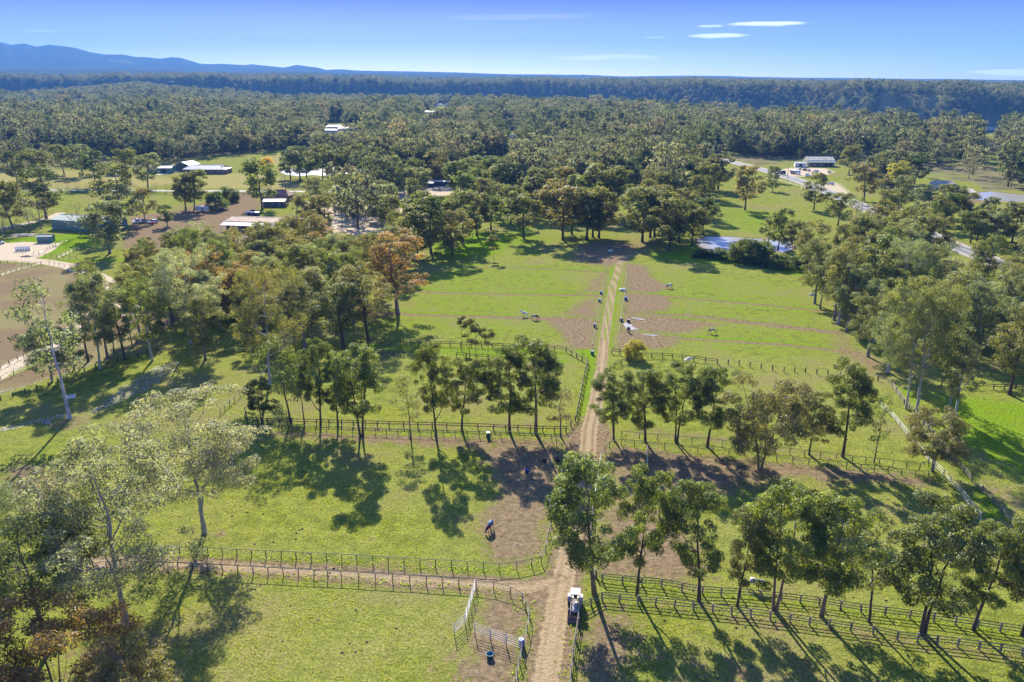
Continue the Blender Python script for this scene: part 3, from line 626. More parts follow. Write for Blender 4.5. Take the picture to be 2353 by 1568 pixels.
DESC = {DARK: 'dark green', GREEN: 'green', OLIVE: 'olive', GREY: 'grey-green', BROWN: 'brownish', RUST: 'rusty brown', YELL: 'yellow-green', GOLD: 'golden', SAGE: 'sage green', SILVER: 'silvery grey', LIME: 'bright green'}
KIND = {'row': 'bushy gum', 'gum': 'large gum tree', 'tall': 'tall gum tree', 'spread': 'wide low tree', 'wispy': 'sparse tree', 'sapling': 'young tree', 'bush': 'rounded bush', 'bare': 'bare-branched tree', 'mid': 'gum tree'}
CATG = {'sapling': 'sapling', 'bush': 'bush'}
GROUPS = {}
def tree(kind, bx, by, ty, tint=OLIVE, bark=GREYB, region=None, label=None, wide=None, group=None, tilt=None, pos=None, H=None):
    """an upright tree based at (bx, by) with its top at ty; wide = crown width in the photograph's pixels"""
    p = pos or P(bx, by); h = H or tree_h(bx, by, ty)
    fam = kind.rstrip('0123456789')
    if fam == kind:
        n = sum(1 for k in PROTO if k.rstrip('0123456789') == fam); kind = f'{fam}{random.randrange(n)}'
    pr = PROTO[kind]; s = h / pr['H']
    sx = s
    if wide:
        dep = p.y * math.cos(PITCH) + (CAM_H - h * .7) * math.sin(PITCH); sx = wide / FPX * dep / 2 / pr['R']
        sx = min(max(sx, s * .6), s * 1.7)
    else: sx = s * random.uniform(1.15, 1.5) if fam == 'mid' else s * random.uniform(.92, 1.18)
    nm = {'bush': 'bush', 'sapling': 'sapling'}.get(fam, 'tree')
    r = empty({'gum': 'gum_tree', 'row': 'gum_tree', 'tall': 'gum_tree', 'mid': 'gum_tree'}.get(fam, nm), (p.x, p.y, p.z), random.uniform(0, 6.28), (sx, sx, s))
    if tilt: r.rotation_euler = (tilt[1], tilt[0], 0)
    j = random.uniform(.88, 1.14); hj = random.uniform(.94, 1.06)
    o = link('trunk', pr['trunk'], r); o.color = tuple(c * random.uniform(.85, 1.1) for c in bark) + (1,)
    o = link('crown', pr['crown'], r); o.color = (tint[0] * j * hj, tint[1] * j, tint[2] * j / hj, 1)
    r['category'] = CATG.get(fam, 'tree')
    if label: r['label'] = label
    else: TREES.append((region, bx, r, DESC[tint] + ' ' + KIND[fam]))
    if group or region: r['group'] = group or 'trees ' + region
    return r
# foreground left
tree('gum0', 292, 1447, 1008, GREY, PALEBARK, label='large grey-green gum with a forked white trunk beside the near lane', wide=380)
tree('gum1', 470, 1227, 905, SILVER, (0.36, 0.32, 0.25), label='silvery pale gum with bare lower limbs behind the near lane fence', wide=275)
tree('gum2', 112, 1500, 1150, DARK, GREYB, label='dark leafy gum left of the forked white trunk', wide=330)
tree('gum3', -70, 1330, 1080, SAGE, GREYB, label='grey-green gum cut off by the left edge above the dark one', wide=250)
tree('spread0', 165, 1690, 1398, RUST, TANB, label='rust-topped tree in the bottom left corner', wide=330)
tree('spread1', 330, 1740, 1520, BROWN, TANB, label='thin brownish tree at the bottom edge right of the rust-topped one', wide=230)
tree('wispy1', 161, 962, 630, SAGE, (0.55, 0.52, 0.48), label='tall gum with a straight bare white trunk in the left paddock', wide=150)
tree('spread2', 120, 878, 745, SAGE, GREYB, label='small leaning grey-green tree beside the left arena', wide=130)
L1 = 'along the left arena fence'
for a in (('tall', 203, 831, 640, SAGE, GREYB), ('tall', 230, 848, 628, SAGE, PALEBARK), ('tall', 247, 822, 600, OLIVE, GREYB), ('tall', 287, 826, 655, SAGE, DKBARK), ('tall', 323, 776, 600, OLIVE, GREYB), ('tall', 350, 830, 640, GREEN, PALEBARK), ('tall', 345, 757, 620, GREEN, GREYB), ('wispy', 305, 800, 650, SAGE, TANB), ('wispy', 372, 765, 640, SAGE, TANB), ('wispy', 262, 812, 668, OLIVE, TANB), ('wispy', 385, 748, 610, BROWN, GREYB), ('tall', 397, 742, 590, OLIVE, DKBARK)):
    tree(*a, region=L1, wide=82 if a[0] == 'tall' else 55)
tree('gum2', 437, 790, 568, GREY, PALEBARK, label='big ashy grey gum above the bend of the left paddock fence', wide=160)
tree('tall2', 472, 826, 672, OLIVE, GREYB, label='olive gum standing alone inside the left paddock fence corner', wide=95)
tree('gum3', 620, 885, 610, OLIVE, PALEBARK, label='tall gum with pale forked limbs at the left paddock corner', wide=185)
# the row between the two lane fences, left of the track
M1 = 'in the lane row left of the track'
for a in (('row', 603, 974, 868, DARK, DKBARK, 70), ('wispy', 668, 973, 775, GREEN, DKBARK, 90), ('row', 737, 977, 785, DARK, DKBARK, 95), ('row', 777, 979, 825, GREEN, DKBARK, 85), ('row', 831, 1003, 792, GREEN, DKBARK, 120), ('wispy', 944, 1006, 862, OLIVE, TANB, 70), ('row', 1002, 1003, 783, GREEN, DKBARK, 100), ('row', 1061, 990, 820, GREEN, DKBARK, 105), ('row', 1171, 994, 803, GREEN, DKBARK, 110), ('row', 1231, 996, 779, GREEN, TANB, 130), ('wispy', 1288, 1003, 898, BROWN, TANB, 85), ('wispy', 700, 975, 800, GREEN, TANB, 60)):
    tree(a[0], *a[1:4], a[4], a[5], region=M1, wide=a[6])
M2 = 'in the lane row right of the track'
for a in (('row', 1411, 1011, 852, GREEN, DKBARK, 95), ('row', 1483, 1016, 848, GREEN, DKBARK, 100), ('row', 1554, 1016, 833, GREEN, DKBARK, 100), ('row', 1625, 1027, 843, GREEN, DKBARK, 105), ('wispy', 1702, 1037, 930, OLIVE, TANB, 50), ('spread', 1746, 1078, 868, BROWN, TANB, 190), ('row', 1859, 1045, 905, OLIVE, DKBARK, 90), ('row', 1936, 1050, 832, GREEN, DKBARK, 115), ('wispy', 2008, 1064, 905, GREEN, DKBARK, 60), ('spread', 2142, 1083, 935, BROWN, GREYB, 150)):
    tree(a[0], *a[1:4], a[4], a[5], region=M2, wide=a[6])
# near row, bottom right
M3 = 'in the nearest tree row'
for a in (('row', 1366, 1364, 1048, GREEN, TANB, 190, (-.12, 0)), ('row', 1464, 1367, 1062, GREEN, DKBARK, 140), ('row', 1606, 1381, 1118, GREEN, DKBARK, 160), ('row', 1694, 1394, 1165, OLIVE, DKBARK, 120), ('row', 1780, 1403, 1112, LIME, TANB, 175), ('row', 1887, 1416, 1140, LIME, TANB, 170), ('wispy', 1997, 1430, 1200, OLIVE, DKBARK, 140), ('row', 2119, 1455, 1150, GREEN, DKBARK, 210), ('row', 2236, 1448, 1195, GREEN, DKBARK, 160), ('row', 2349, 1460, 1180, OLIVE, DKBARK, 150), ('row', 2450, 1480, 1200, GREEN, DKBARK, 150)):
    tree(a[0], *a[1:4], a[4], a[5], region=M3, wide=a[6], tilt=a[7] if len(a) > 7 else None)
# right: the gums along the paddock's edge
M4 = 'along the right paddock edge'
for a in (('gum', 2082, 940, 655, SAGE, PALEBARK, 150), ('gum', 2107, 944, 640, OLIVE, PALEBARK, 200), ('tall', 2195, 958, 775, SAGE, PALEBARK, 90), ('wispy', 2182, 930, 760, SAGE, PALEBARK, 80), ('tall', 2319, 907, 700, OLIVE, DKBARK, 120), ('tall', 1872, 698, 545, OLIVE, GREYB, 80), ('tall', 1884, 710, 585, OLIVE, GREYB, 60), ('tall', 1917, 736, 570, SAGE, GREYB, 80), ('tall', 1925, 746, 555, OLIVE, PALEBARK, 90), ('tall', 1945, 763, 600, SAGE, GREYB, 75), ('tall', 1994, 820, 670, OLIVE, GREYB, 90), ('tall', 2039, 856, 715, GREEN, PALEBARK, 90), ('tall', 1859, 634, 505, OLIVE, GREYB, 70), ('gum', 2069, 723, 545, SAGE, PALEBARK, 130), ('tall', 2165, 800, 620, OLIVE, PALEBARK, 110), ('tall', 2240, 830, 640, SAGE, GREYB, 100), ('spread', 1820, 590, 505, OLIVE, GREYB, 60), ('tall', 2008, 788, 640, SAGE, GREYB, 80)):
    tree(a[0], *a[1:4], a[4], a[5], region=M4, wide=a[6])
# between: saplings, the lone bush, the rusty trees left of the paddocks
for i, a in enumerate(((1061, 806, 724), (1079, 822, 730), (1092, 822, 742), (1121, 826, 755))):
    tree('sapling', *a, OLIVE, DKBARK, label=f'{("leftmost", "second", "third", "rightmost")[i]} of four slender saplings between the mid-paddock fences', group='saplings between the mid-paddock fences')
tree('bush0', 1459, 826, 781, YELL, DKBARK, label='round yellow-green bush by the fence right of the track', wide=48)
tree('sapling1', 1134, 597, 538, BROWN, TANB, label='single brown sapling in the far left paddock')
tree('tall1', 914, 722, 528, RUST, GREYB, label='big rusty brown gum at the left edge of the main paddocks', wide=125)
tree('tall3', 847, 782, 605, BROWN, DKBARK, label='brownish gum casting its shadow across the lower left paddock', wide=115)
tree('tall0', 790, 800, 640, OLIVE, DKBARK, label='olive gum just left of the mid-paddock fence end', wide=110)
tree('tall2', 700, 800, 640, OLIVE, GREYB, label='olive gum above the dark pair of row trees', wide=110)
tree('tall1', 655, 790, 655, BROWN, GREYB, label='brownish gum beside the pale forked gum', wide=100)
F1 = 'at the top of the left paddocks'
for a in ((991, 582, 438, DARK), (1064, 562, 440, OLIVE), (1096, 542, 438, OLIVE), (1128, 528, 445, GREEN), (1204, 548, 440, OLIVE), (1248, 490, 382, OLIVE), (1294, 552, 418, BROWN), (1314, 538, 430, OLIVE), (1348, 552, 425, OLIVE), (1362, 545, 440, BROWN), (1376, 547, 440, OLIVE), (1394, 495, 373, OLIVE), (1405, 493, 390, GREEN), (1174, 515, 425, OLIVE), (1440, 412, 335, OLIVE), (1474, 412, 342, GREEN), (1020, 560, 450, GREEN), (960, 600, 470, OLIVE), (1040, 590, 480, BROWN), (1150, 505, 420, OLIVE), (1225, 500, 400, OLIVE), (1278, 505, 410, BROWN), (1330, 500, 400, GREEN)):
    tree('mid', a[0], a[1], a[2], a[3], DKBARK, region=F1)
F2 = 'right of the top paddock'
for a in ((1476, 556, 430, OLIVE), (1494, 546, 425, OLIVE), (1503, 546, 440, DARK), (1538, 576, 450, OLIVE), (1560, 560, 455, GREEN), (1590, 565, 470, OLIVE), (1602, 498, 400, OLIVE), (1520, 530, 420, BROWN), (1580, 520, 430, OLIVE), (1615, 540, 450, DARK)):
    tree('mid', a[0], a[1], a[2], a[3], DKBARK, region=F2)
F3 = 'around the roadside paddock'
for a in ((1649, 436, 348, OLIVE), (1640, 437, 360, BROWN), (1712, 483, 378, BROWN), (1772, 419, 380, OLIVE), (1870, 483, 396, OLIVE), (1787, 576, 478, GREEN), (1765, 560, 500, OLIVE), (1775, 440, 400, GREEN), (1630, 455, 370, OLIVE), (1900, 470, 440, GREEN), (1925, 520, 440, OLIVE), (1985, 462, 375, BROWN), (2060, 445, 370, YELL), (2100, 425, 350, DARK), (2020, 420, 350, OLIVE), (1950, 400, 330, OLIVE)):
    tree('mid', a[0], a[1], a[2], a[3], DKBARK, region=F3)
F4 = 'around the left-hand fields'
for a in ((30, 528, 408, OLIVE), (107, 503, 384, DARK), (283, 528, 372, SAGE), (253, 583, 460, SAGE), (333, 508, 430, BROWN), (427, 483, 398, OLIVE), (447, 483, 388, OLIVE), (603, 480, 362, GREEN), (727, 470, 425, DARK), (385, 520, 470, DARK), (148, 402, 330, OLIVE), (95, 420, 340, OLIVE), (220, 428, 345, DARK), (190, 405, 330, SAGE), (40, 420, 345, DARK), (290, 420, 340, OLIVE), (340, 432, 350, SAGE)):
    tree('mid', a[0], a[1], a[2], a[3], (0.2, .17, .14), region=F4)
for i, a in enumerate(((70, 532, 450), (95, 526, 452), (10, 545, 470), (683, 492, 428), (185, 542, 460))):
    tree('bare', *a, BROWN, GREYB, label=('leafless tree in the lawn nearest the green shed', 'thin leafless tree just left of the green shed', 'leafless tree on the lawn at the left edge', 'grey leafless tree beside the red-roofed house', 'dead leaning tree in front of the green shed')[i])
for i, (x, y, t) in enumerate(((668, 412, 345), (690, 416, 335), (705, 410, 345), (742, 414, 330), (765, 420, 340), (788, 412, 335), (815, 416, 330), (846, 410, 335))):
    tree('mid', x, y, t, random.choice((OLIVE, SAGE, DARK)), DKBARK, region='before the left dam')
for i, x in enumerate((52, 76, 134, 157, 178, 198, 358, 384, 405)):
    tree('bare', x, 444, 0, BROWN, GREYB, pos=P(x, 444), H=random.uniform(5.5, 7.5), label=f'small leafless tree, {ORD[i]} from the left along the left-hand road', group='leafless trees along the left-hand road')
tree('bush1', 500, 482, 438, DARK, DKBARK, label='dense dark shrub beside the yard driveway', wide=50)
tree('bush2', 527, 464, 428, DARK, DKBARK, label='taller dense dark shrub behind the driveway one', wide=45)
tree('bush0', 640, 385, 352, GOLD, DKBARK, pos=P(612, 388), H=9, label='golden autumn tree beyond the yard')
tree('bush0', 1648, 596, 570, DARK, DKBARK, label='dark bush on the near bank of the dam', wide=60)
BN = 'on the near dam bank'
for a in ((1612, 592, 572), (1690, 602, 558), (1706, 598, 546), (1725, 606, 546), (1745, 600, 550), (1760, 612, 564), (1795, 617, 584), (1830, 618, 588), (1852, 616, 576)):
    tree('bush', *a, random.choice((DARK, DARK, GREEN)), DKBARK, region=BN, wide=52)
# ---- filled woods: trees one can tell apart
TAKEN = [(t[2].location.x, t[2].location.y) for t in TREES]
def fill(poly, n, region, kinds, tints, hr, barks, sep=4.5, avoid=()):
    xs = [p[0] for p in poly]; ys = [p[1] for p in poly]; k = 0; tr = 0
    while k < n and tr < 6000:
        tr += 1; x, y = random.uniform(min(xs), max(xs)), random.uniform(min(ys), max(ys))
        if not bool(inpoly(np.array([x]), np.array([y]), poly)[0]) or any(bool(inpoly(np.array([x]), np.array([y]), a)[0]) for a in avoid): continue
        p = P(x, y)
        if any((p.x - a) ** 2 + (p.y - b) ** 2 < sep * sep for a, b in TAKEN): continue
        if float(dist_line(np.array([p.x]), np.array([p.y]), ROAD)[0]) < 8: continue
        if bool(hides(np.array([p.x]), np.array([p.y]), 0.0, hr[1], VIS)[0]): continue
        TAKEN.append((p.x, p.y)); k += 1
        tree(random.choice(kinds), x, y, 0, random.choice(tints), random.choice(barks), region=region, pos=p, H=random.uniform(*hr))
BLD = [[(470, 612), (480, 490), (700, 490), (700, 600), (600, 606)], [(290, 560), (290, 490), (470, 470), (470, 530)], [(1700, 540), (1830, 540), (1830, 580), (1600, 580), (1600, 540)]]
fill([(410, 665), (480, 612), (600, 600), (780, 600), (900, 610), (930, 660), (890, 740), (800, 745), (640, 770), (480, 770), (420, 720)], 58, 'in the grove left of the paddocks', ('tall', 'tall', 'tall', 'spread', 'wispy'), (OLIVE, OLIVE, BROWN, BROWN, RUST, GREEN, SAGE, GREY), (13, 21), (GREYB, DKBARK, TANB), 4.0)
fill([(300, 640), (330, 600), (440, 575), (560, 590), (700, 560), (760, 590), (600, 610), (440, 640)], 22, 'before the stable yard', ('tall', 'spread', 'mid'), (GREEN, OLIVE, OLIVE, SAGE, BROWN), (7, 11), (GREYB, DKBARK), 4.5, BLD)
fill([(700, 545), (720, 470), (860, 470), (1000, 505), (980, 580), (860, 600), (760, 580)], 22, 'among the near sandy yards', ('mid', 'mid', 'tall', 'wispy'), (OLIVE, OLIVE, BROWN, SAGE, GREEN, YELL), (12, 19), (GREYB, DKBARK), 6, BLD)
fill([(760, 455), (900, 415), (1080, 415), (1200, 430), (1260, 470), (1140, 500), (1000, 495), (860, 460)], 24, 'behind the far sandy yards', ('mid',), (OLIVE, DARK, BROWN, GREEN, SAGE), (15, 22), (GREYB, DKBARK), 7, [CLEAR[11]])
fill([(1180, 425), (1420, 385), (1560, 390), (1620, 430), (1600, 520), (1500, 505), (1450, 450), (1390, 470), (1250, 490)], 34, 'in the wood beyond the paddocks', ('mid',), (OLIVE, OLIVE, DARK, BROWN, GREEN), (15, 22), (DKBARK,), 7, [CLEAR[1]])
fill([(1880, 600), (1960, 540), (2060, 560), (2190, 625), (2400, 690), (2400, 880), (2200, 820), (2110, 760), (2000, 730), (1900, 670)], 58, 'in the belt before the road', ('tall', 'tall', 'spread', 'mid', 'wispy'), (OLIVE, SAGE, SAGE, BROWN, GREEN, OLIVE), (12, 20), (GREYB, GREYB, PALEBARK), 4.5)
fill([(1940, 500), (2060, 470), (2200, 500), (2400, 560), (2400, 620), (2200, 570), (2080, 530)], 20, 'beyond the sealed road', ('mid',), (OLIVE, BROWN, GREEN, SAGE), (13, 19), (DKBARK,), 6)
# labels: each tree by its look and its place in its row or wood
byreg = {}
for t in TREES: byreg.setdefault(t[0], []).append(t)
for reg, lst in byreg.items():
    lst.sort(key=lambda t: float(proj(t[2].location.x, t[2].location.y, 0)[0]))
    for i, t in enumerate(lst):
        t[2]['label'] = f'{t[3]}, {ordinal(i)} from the left {reg}'
# ------------------------------------------------------------------ the forest beyond: one mass, instanced
fcol = bpy.data.collections.new('forest_kinds')
for i in range(6):
    cen, crad, tv, tf, g = gen_tree(700 + i, nper=0, ln=0, wd=0, H=18, R=5.8 + .35 * i, cb=.26, ncl=46, cr=1.6, prof=(.15, .86, .6), nlimb=4, sides=4, hole=.25, trunk_r=.34)
    v, f, lv = leaves_np(g, cen, crad, None, (24, 22, 26, 12, 20, 9)[i], 1.4, .62)
    vv = np.concatenate([v, tv]); ff = np.concatenate([f, tf + len(v)])
    me = mesh_np('forest_tree', vv, ff, LEAF_F); me.materials.append(BARK_F)
    mi = np.zeros(len(ff), np.int32); mi[len(f):] = 1; me.polygons.foreach_set('material_index', mi)
    a = me.attributes.new('leafv', 'FLOAT', 'FACE'); a.data.foreach_set('value', np.concatenate([lv, np.full(len(tf), .5)]).astype(np.float32))
    o = bpy.data.objects.new(f'forest_tree', me); fcol.objects.link(o)
# scattered points
N = 330000
raz = rng.uniform(R_(-46), R_(46), N); rr_ = np.sqrt(rng.uniform(200 ** 2, 4200 ** 2, N)); fx, fy = rr_ * np.sin(raz), rr_ * np.cos(raz)
cell = np.where(rr_ < 1600, 8.4, 9.2)
key = (np.round(fx / cell).astype(np.int64) * 100003 + np.round(fy / cell).astype(np.int64)); _, un = np.unique(key, return_index=True)
fx, fy, rr_ = fx[un], fy[un], rr_[un]; fz = terr(fx, fy); ux, uy = proj(fx, fy, fz)
keep = uy < np.interp(ux, [-800, 0, 640, 800, 1180, 1420, 1600, 1760, 2000, 2353, 3000], [398, 398, 374, 416, 416, 380, 348, 372, 408, 496, 520])
keep |= (ux > 2010) & (uy < 560) & (uy < 440 + (ux - 2010) * .32) & (rr_ > 330)
keep &= ~hides(fx, fy, fz, 15.0, CLEAR[1:] + VIS)
keep &= ~hides(fx, fy, fz, 5.0, CLEAR[:1])
def smooth_noise(x, y, s): return np.sin(x / s + 1.7 * np.sin(y / s * .8)) + np.sin(y / s * 1.3 + 1.1 * np.sin(x / s * .6 + 2)) + .6 * np.sin((x + y) / s * 2.3)
op = smooth_noise(fx, fy, 95) + .5 * rng.normal(size=len(fx))
keep &= ~((op > 1.05) & (rr_ < 2300)); keep &= dist_line(fx, fy, ROAD) > 9; keep &= dist_line(fx, fy, ROAD_L) > 8
for (a, b) in TAKEN:
    if math.hypot(a, b) > 280: keep &= (fx - a) ** 2 + (fy - b) ** 2 > 30
for poly, pr_ in (([(740, 450), (880, 412), (1080, 408), (1230, 425), (1280, 470), (1140, 505), (1000, 500), (860, 470)], .5), ([(1180, 430), (1420, 380), (1600, 355), (1640, 400), (1600, 440), (1570, 500), (1500, 495), (1450, 440), (1390, 450), (1250, 480)], .6), ([(1930, 500), (2060, 460), (2200, 490), (2450, 560), (2450, 640), (2200, 575), (2080, 535)], .55), ([(700, 470), (860, 480), (980, 520), (960, 560), (800, 540)], .3), ([(2150, 640), (2450, 700), (2450, 760), (2200, 700)], .5)):
    extra = inpoly(ux, uy, poly) & (rng.random(len(ux)) < pr_)
    extra &= ~hides(fx, fy, fz, 15.0, CLEAR[1:] + VIS)
    extra &= (dist_line(fx, fy, ROAD) > 9)
    for (a, b) in TAKEN: extra &= (fx - a) ** 2 + (fy - b) ** 2 > 22
    keep |= extra
FOREST = dict(x=fx, y=fy, z=fz, keep=keep, r=rr_)
# ------------------------------------------------------------------ fences
M_BLACK = simple('dark_pipe', (0.055, 0.050, 0.045), .6, var=.2); M_TIMB = simple('weathered_timber', (0.20, 0.165, 0.13), .85, var=.25, scale=6, bump=.3); M_DTIMB = simple('dark_timber', (0.085, 0.066, 0.050), .85, var=.25, scale=6, bump=.3)
M_WHITE = simple('white_paint', (0.78, 0.78, 0.76), .5, var=.06, dirt=.2); M_WIRE = simple('galvanised_wire', (0.34, 0.34, 0.33), .5, .3)
M_WHITED = simple('worn_white_rail', (0.52, 0.51, 0.48), .7, var=.15, dirt=.3)
UB = {}
def unit_box(mat, taper=1.0):
    k = (mat.name, taper)
    if k not in UB: UB[k] = MB().box((0, 0, .5), (1, 1, 1), top=taper).mesh('post', mat)
    return UB[k]
UR = {}
def unit_rail(mat, n=6):
    k = (mat.name, n)
    if k not in UR: UR[k] = MB().tube([(0, 0, 0), (1, 0, 0)], .5, n).mesh('rail', mat, n > 4)
    return UR[k]
def resample(pts, s):
    out = [Vector(pts[0])]
    for a, b in zip(pts[:-1], pts[1:]):
        a, b = Vector(a), Vector(b); n = max(int(round((b - a).length / s)), 1)
        out += [a.lerp(b, (i + 1) / n) for i in range(n)]
    return out
def fence(vpts, label, style='pipe', h=1.2, s=2.15, name='fence', gap=0.0, group=None, top=True):
    """vpts: the line of the post tops as seen in the photograph"""
    pts = resample([P(x, y, h if top else 0.0) for x, y in vpts], s)
    for p in pts: p.z = 0
    root = empty(name, pts[0]); o0 = pts[0]
    st = {'pipe': (M_BLACK, .10, [(1.0, .085, M_BLACK)], [.35, .68]), 'pipe2': (M_BLACK, .10, [(1.0, .085, M_BLACK), (.55, .07, M_BLACK)], []), 'rail3': (M_TIMB, .19, [(.94, .12, M_TIMB), (.62, .12, M_TIMB), (.30, .12, M_TIMB)], []), 'dark3': (M_DTIMB, .18, [(.94, .13, M_DTIMB), (.55, .13, M_DTIMB)], []), 'white3': (M_WHITED, .10, [(.96, .07, M_WHITED), (.62, .07, M_WHITED), (.3, .07, M_WHITED)], []), 'wire': (M_DTIMB, .10, [], [.95, .6, .3]), 'tape': (M_BLACK, .06, [(.95, .022, M_WHITE)], []), 'postonly': (M_DTIMB, .2, [], [.9])}[style]
    for i, p in enumerate(pts):
        link('post', unit_box(st[0]), root, (p.x - o0.x, p.y - o0.y, -.05), (random.gauss(0, .035), random.gauss(0, .035), random.uniform(-.2, .2)), (st[1], st[1], h + .06 + random.uniform(-.04, .04)))
    for a, b in zip(pts[:-1], pts[1:]):
        d = b - a
        if gap and random.random() < gap: continue
        for (fz, w, m) in st[2]:
            j0, j1 = random.gauss(0, .025), random.gauss(0, .025)
            r = link('rail', unit_rail(m, 6 if 'pipe' in style else 4), root, (a.x - o0.x, a.y - o0.y, h * fz + j0), (0, -math.atan2(j1 - j0, d.length), math.atan2(d.y, d.x)), (d.length, w, w))
    if st[3]:
        mb = MB()
        for fz in st[3]: mb.tube([(p.x - o0.x, p.y - o0.y, h * fz) for p in pts], .012, 3)
        mb.build('wire', M_WIRE, root)
    tag(root, label, 'fence', group); return root
fence([(313, 1254), (443, 1258), (610, 1265), (750, 1272), (784, 1273), (964, 1284), (1147, 1295), (1188, 1291), (1222, 1284), (1244, 1278), (1254, 1252), (1259, 1225), (1274, 1162), (1287, 1102), (1299, 1045), (1304, 1036), (1291, 1020), (1267, 998), (1174, 993), (1128, 991), (991, 988), (784, 980), (750, 978), (647, 975), (567, 975), (535, 983)], 'dark pipe fence round three sides of the blue-rugged horse\'s paddock')
fence([(213, 1295), (243, 1290), (308, 1290), (440, 1293), (580, 1302), (720, 1310), (784, 1313), (941, 1322), (1054, 1330), (1094, 1333), (1134, 1338), (1172, 1348), (1200, 1363), (1217, 1400), (1212, 1433), (1201, 1472), (1194, 1508), (1184, 1562), (1176, 1600)], 'dark pipe fence curving round the nearest paddock on the left')
fence([(1306, 1600), (1309, 1568), (1317, 1492), (1333, 1387), (1384, 1360), (1424, 1364), (1466, 1368), (1507, 1372), (1551, 1377), (1639, 1387), (1727, 1398), (1817, 1410), (1907, 1423), (2009, 1438), (2065, 1450), (2204, 1466), (2353, 1487), (2420, 1497)], 'weathered timber rail fence in front of the nearest row of trees', 'rail3', s=2.4)
fence([(1363, 1155), (1356, 1232), (1347, 1278), (1371, 1308), (1384, 1317), (1431, 1322), (1521, 1330), (1615, 1347), (1702, 1352), (1797, 1362), (1885, 1372), (1982, 1388), (2149, 1408), (2353, 1438), (2420, 1450)], 'weathered timber rail fence behind the nearest row of trees', 'rail3', s=2.4)
fence([(563, 936), (567, 958), (613, 961), (784, 965), (894, 968), (1026, 971), (1134, 975), (1247, 979), (1301, 980), (1323, 956), (1336, 893), (1344, 853), (1351, 826), (1338, 818), (1301, 798), (1274, 795), (1203, 793), (1131, 788), (1034, 785), (898, 781), (828, 780)], 'dark timber fence round the paddock left of the track behind the tree row', 'dark3', s=2.6)
fence([(854, 805), (928, 806), (980, 808)], 'short dark fence piece left of the gap below the saplings', 'dark3', s=2.6)
fence([(1048, 810), (1096, 813), (1150, 818), (1230, 826), (1290, 842)], 'dark fence piece right of the gap below the saplings', 'dark3', s=2.6)
fence([(505, 940), (537, 911), (578, 878), (610, 850), (623, 803), (560, 801), (450, 800), (367, 800)], 'dark rail fence slanting up to the pale forked gum', 'pipe2', s=2.4)
fence([(667, 780), (580, 780), (497, 780), (440, 770), (400, 775)], 'dark rail fence under the grove left of the paddocks', 'pipe2', s=2.6)
fence([(-30, 920), (0, 910), (110, 878), (193, 845), (293, 817), (360, 797)], 'low dark post fence along the grassy edge of the left arena', 'postonly', h=1.0, s=2.6)
fence([(1399, 590), (1388, 656), (1376, 710), (1361, 790)], 'white tape fence along the left side of the upper track', 'tape', s=4, h=1.15)
fence([(1443, 600), (1436, 670), (1424, 753), (1421, 790)], 'white tape fence along the right side of the upper track', 'tape', s=4, h=1.15)
fence([(1406, 802), (1424, 803), (1473, 811), (1523, 811), (1568, 815), (1649, 825)], 'dark timber fence past the yellow-green bush', 'dark3', s=2.9)
fence([(1649, 825), (1699, 828), (1750, 836), (1802, 843), (1852, 845), (1904, 851), (1960, 857), (2019, 863), (2052, 872)], 'line of dark posts below the right paddocks', 'postonly', s=3.0)
fence([(1413, 833), (1443, 820), (1473, 811)], 'slanting dark rail fence below the yellow-green bush', 'dark3', s=2.6)
fence([(2024, 923), (2049, 943), (2092, 995), (2135, 1046), (2170, 1080), (2202, 1112), (2255, 1178)], 'white three-rail fence running down the right-hand laneway', 'white3', s=2.7)
fence([(2052, 878), (2079, 916), (2115, 953), (2135, 976), (2199, 1052), (2235, 1092), (2285, 1142), (2325, 1185), (2400, 1260)], 'pale rail fence on the far side of the right-hand laneway', 'rail3', s=2.9)
fence([(2165, 875), (2285, 883), (2335, 883), (2420, 886)], 'dark post fence behind the right-hand gums', 'dark3', s=3.0)
fence([(1429, 991), (1511, 998), (1551, 1001), (1630, 1008), (1690, 1015), (1749, 1021), (1850, 1035), (1960, 1048), (2022, 1053), (2085, 1062), (2115, 1065), (2135, 1058)], 'dark pipe fence behind the tree row right of the track', 'pipe', s=2.6)
fence([(1381, 1042), (1401, 1015), (1429, 1010), (1488, 1015), (1568, 1023), (1640, 1026), (1749, 1041), (1860, 1053), (1947, 1062), (1979, 1067), (2042, 1073), (2105, 1082), (2135, 1083)], 'dark pipe fence in front of the tree row right of the track', 'pipe', s=2.6)
fence([(1381, 1042), (1374, 1090), (1363, 1155)], 'white rail fence beside the track behind the leaning gum', 'white3', s=3)
fence([(1488, 1020), (1488, 1072)], 'short pale cross fence near the tree row right of the track', 'white3', s=2.5)
fence([(0, 598), (-40, 596), (0, 598), (50, 600), (96, 604)][2:], 'dark rail fence across the top of the left arena', 'pipe', s=3.0)
fence([(-20, 636), (0, 628), (25, 620), (48, 613), (72, 607), (92, 601), (112, 599), (147, 607)], 'dark rail fence slanting over the left arena to its gate', 'pipe', s=3.0)
fence([(160, 607), (178, 612), (206, 620), (240, 634)], 'dark rail fence right of the left arena gate', 'pipe', s=3.0)
fence([(76, 580), (100, 573), (127, 559), (158, 548)], 'dark rail fence beside the pale yard', 'pipe', s=3.2)
fence([(76, 580), (130, 586), (175, 590)], 'dark rail fence along the foot of the small green pens', 'pipe', s=3.2)
fence([(132, 588), (168, 572), (200, 556)], 'dark rail fence between the two small pens', 'pipe', s=3.2)
fence([(168, 572), (205, 574), (247, 578)], 'dark rail fence across the muddy pen', 'pipe', s=3.2)
fence([(-30, 852), (0, 838), (40, 818), (52, 812)], 'dark rail fence inside the sand track on the left', 'pipe', s=3)
fence([(-30, 878), (0, 866), (30, 852), (62, 837), (85, 826)], 'dark rail fence outside the sand track on the left', 'pipe', s=3)
